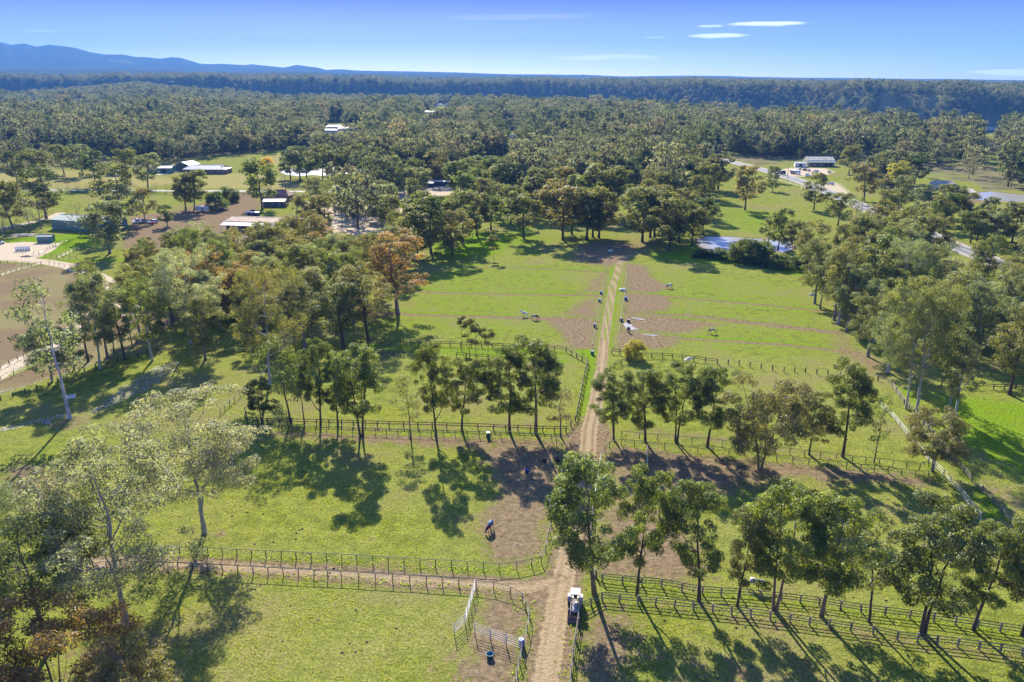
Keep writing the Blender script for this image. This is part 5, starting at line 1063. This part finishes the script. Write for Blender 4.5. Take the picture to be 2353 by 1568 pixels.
# ------------------------------------------------------------------ tractor parked on the track verge
def tractor(p, rz, label):
    r = empty('tractor', p, rz, .93)          # +x is forward
    OR = simple('faded_grey_paint', (0.30, 0.28, 0.26), .6, var=.2); WT = simple('worn_white_paint', (0.36, 0.35, 0.34), .7, var=.25, scale=5, dirt=.4)
    loft([(-.2, .34, .3, .75, 1.25), (1.0, .34, .3, .75, 1.3), (1.75, .32, .26, .72, 1.22), (1.9, .26, .2, .8, 1.1)]).build('bonnet', OR, r)
    MB().box((-.1, 0, .62), (2.6, .42, .4)).build('chassis', M_BLACK, r)
    for y in (-.78, .78): wheel(r, -.75, y, .78, .42); wheel(r, 1.35, y * .9, .46, .28)
    for y in (-.78, .78): MB().add([(-1.45, y - .25, 1.1), (-1.45, y + .25, 1.1), (-1.1, y + .25, 1.62), (-1.1, y - .25, 1.62), (-.3, y + .25, 1.62), (-.3, y - .25, 1.62), (.05, y + .25, 1.1), (.05, y - .25, 1.1)], [(0, 1, 2, 3), (3, 2, 4, 5), (5, 4, 6, 7)]).build('mudguard', OR, r)
    for x in (-1.05, .1):
        for y in (-.5, .5): MB().tube([(x, y, 1.1), (x, y, 2.35)], .035, 6).build('canopy_post', M_BLACK, r)
    c = MB().box((0, 0, 0), (1.5, 1.3, .07)).build('canopy', WT, r, (-.45, 0, 2.38))
    for k in (-.45, -.15, .15, .45): MB().box((0, k, .05), (1.42, .06, .04)).build('canopy_rib', M_GREYP, c)
    MB().box((-.75, 0, 1.25), (.5, .5, .12)).build('seat', M_BLACK, r); MB().box((-1.0, 0, 1.52), (.12, .5, .5)).build('seat_back', M_BLACK, r)
    MB().tube([(.05, 0, 1.3), (-.25, 0, 1.55)], .03, 6).build('steering_column', M_BLACK, r); MB().tube([(-.26 + .05 * math.sin(t), .2 * math.cos(t), 1.56 + .19 * math.sin(t)) for t in np.linspace(0, 6.283, 15)], .02, 5, False).build('steering_wheel', M_BLACK, r)
    for y in (-.5, .5): MB().tube([(-.1, y, 1.0), (.7, y, 1.45), (1.9, y, 1.1), (2.55, y, .5)], .06, 6).build('loader_arm', WT, r)
    MB().tube([(1.9, -.5, 1.1), (1.9, .5, 1.1)], .05, 6).build('cross_tube', M_GREYP, r)
    mb = MB(); mb.add([(2.55, -.85, .15), (2.55, .85, .15), (3.15, .85, .12), (3.15, -.85, .12), (2.5, -.85, .75), (2.5, .85, .75)], [(0, 1, 2, 3), (0, 4, 5, 1), (0, 3, 4), (1, 5, 2)]); mb.build('bucket', simple('rusty_bucket', (0.24, 0.15, 0.11), .8, var=.25), r)
    MB().tube([(.9, -.2, 1.3), (.9, -.2, 1.95)], .04, 6).build('exhaust', M_BLACK, r)
    MB().box((-1.75, 0, .55), (.5, 1.5, .12)).build('rear_blade', M_GREYP, r)
    for y in (-.35, .35): MB().tube([(-1.1, y, .7), (-1.65, y, .55)], .035, 6).build('linkage', M_BLACK, r)
    for y in (-.22, .22): MB().lathe([(.02, 0), (.08, .01), (.08, .06)], 8, (0, 0, 0)).build('headlight', M_LAMP, r, (1.92, y, 1.0))
    tag(r, label, 'tractor')
tractor(P(1321, 1399), R_(-97), 'weathered tractor with a white canopy and front bucket on the track verge')
# ------------------------------------------------------------------ trucks and cars by the workshop
def truck(p, rz, label, cab, tarp=None, load=True):
    r = empty('tip_truck', p, rz)
    MB().box((0, 0, .85), (8.2, .9, .3)).build('chassis', M_BLACK, r)
    loft([(2.6, 1.2, 1.12, .7, 2.9), (3.7, 1.2, 1.08, .7, 2.85), (4.2, 1.15, 1.0, .7, 1.75), (4.5, 1.05, .95, .75, 1.6)]).build('cab', cab, r); MB().box((3.98, 0, 2.25), (.08, 2.0, .75)).build('windscreen', M_DKGLASS, r)
    for y in (-1.16, 1.16): MB().box((3.2, y, 2.2), (.8, .06, .6)).build('window', M_DKGLASS, r)
    mb = MB(); mb.box((-1.0, 0, 1.9), (6.4, 2.1, 1.7), top=1.16, tx=1.02); mb.build('tipper_body', M_TIP, r)
    for k in range(5):
        for y in (-1.2, 1.2): MB().box((-3.4 + k * 1.2, y, 1.95), (.12, .12, 1.5)).build('rib', M_GREYP, r)
    if tarp: MB().box((-1.0, 0, 2.85), (6.4, 2.3, .18), top=.8).build('tarpaulin', tarp, r)
    for x in (3.3, -1.9, -3.2):
        for y in (-1.05, 1.05): wheel(r, x, y, .52, .34)
    for y in (-.75, .75): MB().box((4.52, y, .95), (.1, .3, .2)).build('headlight', M_LAMP, r)
    tag(r, label, 'truck')
truck(P(1827, 401), R_(-70), 'grey tip truck with a bright blue tarpaulin', M_CARW, simple('blue_tarp', (0.01, 0.22, 0.72), .5)); truck(P(1795, 401), R_(-80), 'dark tip truck driving left of the blue-covered one', M_CARD)
for i, (x, y, a, m, l) in enumerate(((1837, 390, 80, M_CARW, 'white car parked by the workshop behind the blue-covered truck'), (1848, 392.5, 100, M_CARD, 'dark car parked in front of the workshop awning'), (1857, 394, 95, M_CARS, 'silver car between the dark car and the workshop door'), (1874, 396, 150, M_CARW, 'white car at the right end of the workshop cars'), (1908, 425, 150, M_CARW, 'white car on the gravel below the workshop'), (1905, 397, 60, M_CARW, 'white car furthest right past the workshop'))):
    car(P(x, y), R_(a), m, l, group='cars by the workshop')
def mover(p, rz, label):
    r = empty('white_lorry', p, rz); loft([(.4, 1.1, 1.0, .7, 2.6), (1.6, 1.1, 1.0, .7, 2.6), (2.2, 1.05, .9, .7, 1.5)]).build('cab', M_CARW, r); MB().box((1.75, 0, 2.05), (.5, 1.85, .7)).build('windscreen', M_DKGLASS, r); MB().box((-1.8, 0, .95), (4.6, 2.1, .2)).build('tray', M_DTIMB, r)
    for x in (1.4, -2.4):
        for y in (-.95, .95): wheel(r, x, y, .45, .3)
    tag(r, label, 'lorry')
mover(P(1858, 407), R_(200), 'white flat-tray lorry parked below the workshop')
car(P(-4, 562), R_(60), M_CARW, 'white car cut off by the left edge at the pale yard')
# ------------------------------------------------------------------ things in the pale yard
def jump_stack(p, rz, label):
    r = empty('jump_stand_stack', p, rz); navy = simple('navy_paint', (0.02, 0.03, 0.16), .5)
    for i in range(5):
        x = -2.2 + i * 1.05
        for y in (-.8, .8): MB().box((x, y, .95), (.5, .08, 1.8)).build('wing_post', M_WHITE, r, None, 0)
        for z in (.3, .8, 1.3, 1.75): MB().box((x, 0, z), (.12, 1.6, .12)).build('crossbar', M_WHITE, r)
        MB().box((x + .25, 0, .35), (.3, 1.3, .4)).build('filler', navy, r)
    tag(r, label, 'jumps')
jump_stack(P(53, 577), .15, 'stack of white and navy showjump stands in the pale yard')
def pile(p, R0, h, mat, label, name, cat):
    g = np.random.default_rng(int(abs(p.x * 7)) + 3); n = 14; mb = MB(); vs = [(0, 0, h)]
    for ring, (rf, zf) in enumerate(((.4, .75), (.75, .4), (1, -.05))):
        for k in range(n): t = 6.283 * k / n; q = R0 * rf * g.uniform(.8, 1.2); vs.append((q * math.cos(t), q * .7 * math.sin(t), h * zf * g.uniform(.7, 1.2) if zf > 0 else -.05))
    fs = [(0, 1 + k, 1 + (k + 1) % n) for k in range(n)] + [(1 + rI * n + k, 1 + rI * n + n + k, 1 + rI * n + n + (k + 1) % n, 1 + rI * n + (k + 1) % n) for rI in range(2) for k in range(n)]
    mb.add(vs, fs); o = mb.build(name, mat, None, p); tag(o, label, cat)
M_MANURE = simple('dark_earth', (0.075, 0.058, 0.042), .95, var=.3, scale=3, bump=.6)
pile(P(60, 590), 2.2, .5, M_MANURE, 'small dark heap of earth beside the sand track', 'earth_heap', 'heap'); pile(P(52, 541), 6, .8, simple('woodpile', (0.19, 0.16, 0.13), .9, var=.35, scale=2, bump=.6), 'low pile of timber and brush under the leafless trees', 'brush_pile', 'pile'); pile(P(366, 748), 1.6, 1.5, M_MANURE, 'dark upright stump heap among the arena trees', 'stump_heap', 'heap'); pile(P(107, 972), .9, .9, simple('grey_stump', (0.28, 0.26, 0.23), .9, var=.3), 'pale grey stump on the grass below the white-trunked gum', 'tree_stump', 'stump')
pile(P(1867, 678), 1.3, .7, simple('pale_rock', (0.42, 0.40, 0.36), .9, var=.2), 'pale rock at the top edge of the right paddock', 'rock', 'rock')
# ------------------------------------------------------------------ horses
M_HWHITE = simple('grey_horse_coat', (0.62, 0.60, 0.58), .7, var=.12, scale=1.5); M_HBAY = simple('bay_coat', (0.10, 0.05, 0.03), .6, var=.15); M_HBLACK = simple('dark_coat', (0.025, 0.02, 0.018), .55, var=.2); M_HDUN = simple('dun_coat', (0.42, 0.33, 0.24), .7, var=.2, scale=1.2); M_HAIRD = simple('dark_hair', (0.015, 0.012, 0.01), .7); M_HAIRW = simple('white_hair', (0.60, 0.57, 0.52), .8)
M_RUGB = simple('blue_rug', (0.055, 0.13, 0.24), .8, var=.15, scale=3); M_RUGW = simple('white_rug', (0.60, 0.58, 0.60), .8, var=.1, scale=3); M_RUGM = simple('mauve_rug', (0.36, 0.27, 0.31), .8, var=.1); M_RUGN = simple('navy_rug', (0.03, 0.035, 0.08), .8); M_REDT = simple('red_trim', (0.45, 0.02, 0.03), .7)
def skin_mesh(name, mat, verts, edges, radii, parent, sub=2):
    me = bpy.data.meshes.new(name); me.from_pydata(verts, edges, []); bm = bmesh.new(); bm.from_mesh(me); lay = bm.verts.layers.skin.verify()
    for i, v in enumerate(bm.verts): v[lay].radius = radii[i] if hasattr(radii[i], '__len__') else (radii[i], radii[i]); v[lay].use_root = (i == 0)
    bm.to_mesh(me); bm.free(); me.materials.append(mat); o = link(name, me, parent)
    s = o.modifiers.new('skin', 'SKIN'); s.use_smooth_shade = True; o.modifiers.new('sub', 'SUBSURF').levels = sub; o.modifiers['sub'].render_levels = sub
    return o
def horse(p, rz, coat, hair, label, head='graze', rug=None, trim=None, hood=None, sc_=1.0, turn=0.0, stride=0.0):
    """+x is the way it faces; hoofs on the ground"""
    r = empty('horse', p, rz, sc_)
    V = [(-.55, 0, 1.22), (-.15, 0, 1.18), (.35, 0, 1.16), (.62, 0, 1.20)]; RD = [(.30, .32), (.30, .31), (.27, .33), (.20, .29)]; E = [(0, 1), (1, 2), (2, 3)]
    hd = {'graze': [(.92, .22 * turn, 1.0), (1.15, .5 * turn, .62), (1.22, .62 * turn, .36), (1.20, .66 * turn, .08)], 'low': [(.98, .2 * turn, 1.22), (1.28, .45 * turn, 1.12), (1.45, .58 * turn, .98), (1.62, .64 * turn, .66)], 'up': [(.88, .12 * turn, 1.5), (1.08, .3 * turn, 1.82), (1.25, .42 * turn, 1.80), (1.55, .56 * turn, 1.58)]}[head]
    V += hd; RD += [(.14, .22), (.10, .155), (.10, .13), (.065, .075)]; E += [(3, 4), (4, 5), (5, 6), (6, 7)]
    for (sx, sy, par) in ((0, -1, 0), (0, 1, 0), (1, -1, 3), (1, 1, 3)):
        k = len(V); st = stride * (1 if (sx + (sy > 0)) % 2 else -1); y = sy * .17
        if sx == 0: V += [(-.52 + st * .4, y, .95), (-.45 + st * .7, y, .72), (-.66 + st, y, .50), (-.62 + st, y, .12), (-.57 + st, y, .0)]; RD += [.17, .115, .07, .045, .06]
        else: V += [(.50 + st * .4, y, .92), (.50 + st * .7, y, .66), (.50 + st, y, .46), (.50 + st, y, .12), (.54 + st, y, .0)]; RD += [.12, .085, .06, .042, .06]
        E += [(par, k)] + [(k + i, k + i + 1) for i in range(4)]
    skin_mesh('body', coat, V, E, RD, r)
    tp = (-.86, 0, 1.28); MB().tube([tp, (-1.02, 0, 1.05), (-1.04, 0, .75), (-.98, 0, .45)], [.05, .085, .075, .02], 8).build('tail', hair, r, smooth=True)
    n0, n1, n2 = Vector((.66, 0, 1.42)), Vector(hd[0]) + Vector((.05, 0, .2)), Vector(hd[1]) + Vector((.06, 0, .17))
    MB().tube([n0, n1, n2], [.05, .06, .04], 6).build('mane', hair, r, smooth=True)
    h2 = Vector(hd[2]); dd = (Vector(hd[3]) - h2).normalized()
    for s in (-1, 1): MB().tube([h2 - dd * .10 + Vector((0, s * .07, .06)), h2 - dd * .26 + Vector((0, s * .08, .13))], [.035, .006], 5).build('ear', coat, r)
    if rug:
        o = skin_mesh('rug', rug, [(-.60, 0, 1.17), (-.15, 0, 1.14), (.35, 0, 1.12), (.64, 0, 1.17)], [(0, 1), (1, 2), (2, 3)], [(.355, .42), (.36, .42), (.33, .43), (.25, .36)], r)
        if trim: MB().box((.70, 0, .98), (.30, .44, .30), top=.9).build('chest_flap', trim, o)
        if hood:
            hv = [(.64, 0, 1.22), tuple(Vector(hd[0]) + Vector((0, 0, .0))), hd[1]]; skin_mesh('neck_cover', hood, hv, [(0, 1), (1, 2)], [(.22, .29), (.18, .25), (.14, .19)], r)
    return tag(r, label, 'horse')
horse(P(1127, 1219), R_(-108), M_HBAY, M_HAIRD, 'horse in a blue rug with a red chest, grazing alone in the left paddock', 'graze', M_RUGB, M_REDT, M_RUGN, turn=-.5)
horse(P(1731, 1352), R_(-16), M_HBLACK, M_HAIRW, 'horse in a white rug walking behind the timber fence under the trees', 'low', M_RUGW, None, M_RUGW, stride=.12)
horse(P(1206, 728), R_(165), M_HWHITE, M_HAIRW, 'white horse standing with its head up in the left paddocks', 'up')
horse(P(1228, 735), R_(-8), M_HBAY, M_HAIRD, 'dark-legged horse in a mauve rug beside the white horse', 'graze', M_RUGM)
horse(P(1539, 663), R_(188), M_HDUN, M_HAIRD, 'pale-rugged horse grazing in the top right paddock', 'graze', M_RUGW)
horse(P(1638, 767), R_(176), M_HDUN, M_HAIRD, 'dun horse with dark legs and mane grazing in the right strip paddock', 'graze')
horse(P(1444, 764), R_(100), M_HBLACK, M_HAIRD, 'dark horse in a navy rug drinking at the wet patch', 'graze', M_RUGN)
horse(P(1579, 836), R_(20), M_HWHITE, M_HAIRW, 'white horse half hidden behind the row of trees right of the track', 'low')
horse(P(1426, 499), R_(170), M_HBLACK, M_HAIRD, 'black horse alone on the far rise beyond the top paddock', 'graze')
horse(P(1341, 528), R_(185), M_HWHITE, M_HAIRW, 'white horse among the trunks at the top of the left paddocks', 'graze')
# ------------------------------------------------------------------ puddles and the long grass
M_WET = simple('wet_mud', (0.13, 0.12, 0.105), .4, var=.3, scale=1.5, spec=.5)
def puddle(vp, label=None):
    pts = [Vector(p) for p in GL(vp, .012)]; out_ = []
    for i in range(len(pts)):
        for j in range(5): a = pts[i].lerp(pts[(i + 1) % len(pts)], j / 5); out_.append((a.x + random.uniform(-.35, .35), a.y + random.uniform(-.35, .35), .03))
    tag(MB().add(out_, [tuple(range(len(out_)))]).build('puddle', M_WET), kind='structure')
puddle([(1431, 746), (1440, 740), (1448, 745), (1456, 752), (1466, 757), (1452, 759), (1438, 756)]); puddle([(1440, 729), (1462, 730), (1482, 735), (1478, 737), (1460, 734)]); puddle([(1474, 765), (1500, 769), (1512, 771), (1510, 773), (1490, 771), (1476, 768)])

GT = []
g = np.random.default_rng(5)
def tufts(X, Y, h, w, name, col):
    n = len(X); bl = 4; X = np.repeat(X, bl); Y = np.repeat(Y, bl); h = np.repeat(h, bl) * g.uniform(.6, 1.2, n * bl); a = g.uniform(0, 6.28, n * bl); lean = g.uniform(.15, .6, n * bl) * h; ww = np.repeat(w, bl)
    dx, dy = np.cos(a), np.sin(a); bx, by = X + dx * ww * .3, Y + dy * ww * .3
    v = np.stack([np.stack([bx - dy * ww * .35, by + dx * ww * .35, np.full_like(bx, -.02)], -1), np.stack([bx + dy * ww * .35, by - dx * ww * .35, np.full_like(bx, -.02)], -1), np.stack([bx + dx * lean, by + dy * lean, h], -1)], 1).reshape(-1, 3)
    f = np.arange(len(v)).reshape(-1, 3); me = crown_mesh(name, v, f, g.random(len(f)), LEAF); o = link(name, me); o.color = col + (1,); return o
# short turf tufts over the nearest paddocks, thinned where the earth is bare
N = 150000
ta = g.uniform(R_(-40), R_(40), N); tr_ = np.sqrt(g.uniform(45 ** 2, 150 ** 2, N)); X, Y = tr_ * np.sin(ta), tr_ * np.cos(ta)
ri = np.clip(np.searchsorted(rr, tr_), 0, NR - 1); ai = np.clip(((ta - az[0]) / (az[1] - az[0])).astype(int), 0, NA - 1)
bare = np.maximum.reduce([dirt[ri, ai], pale[ri, ai], arena[ri, ai], trackm[ri, ai]])
clump = smooth_noise(X, Y, 2.3) + smooth_noise(X, Y, 7.0)
k = (g.random(N) > bare * 1.15) & (g.random(N) < .42 + .22 * clump)
X, Y = X[k], Y[k]; o = tufts(X, Y, g.uniform(.05, .13, len(X)), g.uniform(.10, .26, len(X)), 'turf_tufts', (0.20, 0.225, 0.028)); tag(o, 'short turf tufts over the nearer paddocks', 'grass', kind='stuff')
# pale shed bark and leaf litter under the left-hand gums
bx_, by_ = [], []
for vp, n in (([(290, 885), (360, 842), (415, 828), (405, 850), (335, 900), (230, 945), (190, 960)], 1500), ([(-40, 1000), (0, 985), (140, 952), (150, 958), (0, 994)], 300), ([(-30, 908), (0, 898), (110, 868), (240, 822), (380, 782), (440, 765), (440, 770), (380, 790), (240, 832), (0, 908)], 800)):
    xs = [p[0] for p in vp]; ys = [p[1] for p in vp]; qx, qy = g.uniform(min(xs), max(xs), n * 8), g.uniform(min(ys), max(ys), n * 8); kk = np.nonzero(inpoly(qx, qy, vp))[0][:n]
    for i in kk: p = P(qx[i], qy[i]); bx_.append(p.x); by_.append(p.y)
bx_, by_ = np.array(bx_), np.array(by_); nb = len(bx_); aa = g.uniform(0, 6.28, nb); l_ = g.uniform(.06, .22, nb); w_ = g.uniform(.03, .07, nb); ca_, sa_ = np.cos(aa), np.sin(aa); zz = np.full(nb, .03) + g.uniform(0, .03, nb)
lv_ = np.stack([np.stack([bx_ + ca_ * l_ * s1 - sa_ * w_ * s2, by_ + sa_ * l_ * s1 + ca_ * w_ * s2, zz + .02 * s1], -1) for s1, s2 in ((-1, -1), (1, -1), (1, 1), (-1, 1))], 1).reshape(-1, 3)
o = link('bark_litter', mesh_np('bark_litter', lv_, np.arange(nb * 4).reshape(-1, 4), simple('pale_bark_litter', (0.36, 0.33, 0.28), .8, var=.3))); tag(o, 'pale shed bark and leaf litter strewn on the ground', 'litter', kind='stuff')
# dung and dark tussocks dotted over the grazed ground
nd = 5200; qa = g.uniform(R_(-36), R_(36), nd); qr = np.sqrt(g.uniform(50 ** 2, 260 ** 2, nd)); dx_, dy_ = qr * np.sin(qa), qr * np.cos(qa)
kk = (smooth_noise(dx_, dy_, 17) > .1) & (dist_line(dx_, dy_, TRACK) > 2.2); dx_, dy_ = dx_[kk], dy_[kk]; nd = len(dx_); rd_ = g.uniform(.08, .24, nd)
of = np.array([(1, 0, 0), (0, 1, 0), (-1, 0, 0), (0, -1, 0), (0, 0, .6)]); dv = (np.stack([dx_, dy_, np.zeros(nd)], -1)[:, None] + of[None] * rd_[:, None, None] * g.uniform(.7, 1.3, (nd, 5, 1))).reshape(-1, 3)
df_ = (np.arange(nd)[:, None, None] * 5 + np.array([(0, 1, 4), (1, 2, 4), (2, 3, 4), (3, 0, 4)])[None]).reshape(-1, 3)
o = link('dung', mesh_np('dung', dv, df_, M_MANURE)); tag(o, 'dung and dark tussocks dotted over the grazed paddocks', 'dung', kind='stuff')
LX, LY = [], []
for o in [o for o in COL.objects if o.name.startswith('fence')]:
    for c in o.children:
        if c.name.startswith('post'):
            x, y = o.location.x + c.location.x, o.location.y + c.location.y
            if math.hypot(x, y) < 170: n = 12; LX.append(x + g.normal(size=n) * 1.0); LY.append(y + g.normal(size=n) * .45)
LX, LY = np.concatenate(LX), np.concatenate(LY); o = tufts(LX, LY, g.uniform(.08, .26, len(LX)), g.uniform(.12, .30, len(LX)), 'long_grass', (0.17, 0.24, 0.022)); tag(o, 'long bright grass left growing under the fence lines', 'grass', kind='stuff')
# ------------------------------------------------------------------ the forest mass, once the far houses have cleared their plots
fx, fy, fz, keep = FOREST['x'], FOREST['y'], FOREST['z'], FOREST['keep']
for (hx, hy, rad) in HOUSE_PLOTS:
    d = math.hypot(hx, hy); ux_, uy_ = hx / d, hy / d
    al = (fx - hx) * ux_ + (fy - hy) * uy_; ac = np.abs((fx - hx) * uy_ - (fy - hy) * ux_)
    keep &= ~((al > -(rad + .25 * d)) & (al < rad) & (ac < rad * .75))
fx, fy, fz = fx[keep], fy[keep], fz[keep]; n = len(fx)
fm = bpy.data.meshes.new('forest'); fm.vertices.add(n); fm.vertices.foreach_set('co', np.stack([fx, fy, fz], -1).astype(np.float32).ravel())
steep = np.clip((np.hypot(fx, fy) - 1500) / 1500, 0, 1)
for nm, arr, ty in (('scl', np.clip(rng.normal(.95, .27, n), .38, 1.55) * (1 - .12 * steep), 'FLOAT'), ('zf', rng.uniform(.75, 1.3, n), 'FLOAT'), ('rotz', rng.uniform(0, 6.28, n), 'FLOAT'), ('kind_i', rng.integers(0, 6, n), 'INT')):
    a = fm.attributes.new(nm, ty, 'POINT'); a.data.foreach_set('value', arr.astype(np.float32 if ty == 'FLOAT' else np.int32))
fo = link('forest', fm); tag(fo, 'grey-green eucalypt forest covering the land beyond the fields', 'forest', kind='stuff')
ng = bpy.data.node_groups.new('forest_scatter', 'GeometryNodeTree')
ng.interface.new_socket('Geometry', in_out='INPUT', socket_type='NodeSocketGeometry'); ng.interface.new_socket('Geometry', in_out='OUTPUT', socket_type='NodeSocketGeometry')
gi, go = ng.nodes.new('NodeGroupInput'), ng.nodes.new('NodeGroupOutput')
ip = ng.nodes.new('GeometryNodeInstanceOnPoints'); ci = ng.nodes.new('GeometryNodeCollectionInfo'); ci.inputs['Collection'].default_value = fcol; ci.inputs['Separate Children'].default_value = True; ci.inputs['Reset Children'].default_value = True
def na(nm, ty):
    x = ng.nodes.new('GeometryNodeInputNamedAttribute'); x.data_type = ty; x.inputs['Name'].default_value = nm; return x.outputs[0]
cx = ng.nodes.new('ShaderNodeCombineXYZ'); ng.links.new(na('rotz', 'FLOAT'), cx.inputs[2])
ng.links.new(gi.outputs[0], ip.inputs['Points']); ng.links.new(ci.outputs[0], ip.inputs['Instance']); ip.inputs['Pick Instance'].default_value = True
ng.links.new(na('kind_i', 'INT'), ip.inputs['Instance Index']); ng.links.new(cx.outputs[0], ip.inputs['Rotation']); mz = ng.nodes.new('ShaderNodeMath'); mz.operation = 'MULTIPLY'; s_ = na('scl', 'FLOAT'); ng.links.new(s_, mz.inputs[0]); ng.links.new(na('zf', 'FLOAT'), mz.inputs[1])
c3 = ng.nodes.new('ShaderNodeCombineXYZ'); ng.links.new(s_, c3.inputs[0]); ng.links.new(s_, c3.inputs[1]); ng.links.new(mz.outputs[0], c3.inputs[2]); ng.links.new(c3.outputs[0], ip.inputs['Scale'])
ng.links.new(ip.outputs[0], go.inputs[0])
fo.modifiers.new('scatter', 'NODES').node_group = ng
# ------------------------------------------------------------------ haze
hm, ht, hout = newmat('haze')
hv_ = ht.nodes.new('ShaderNodeVolumePrincipled'); hv_.inputs['Color'].default_value = (0.13, 0.38, 0.90, 1)
hv_.inputs['Density'].default_value = 0.000075; hv_.inputs['Anisotropy'].default_value = 0.0
ht.links.new(hv_.outputs[0], hout.inputs['Volume'])
mb = MB(); mb.box((0, 7200, 285), (32000, 15400, 830)); hz = mb.build('haze', hm); tag(hz, kind='stuff')
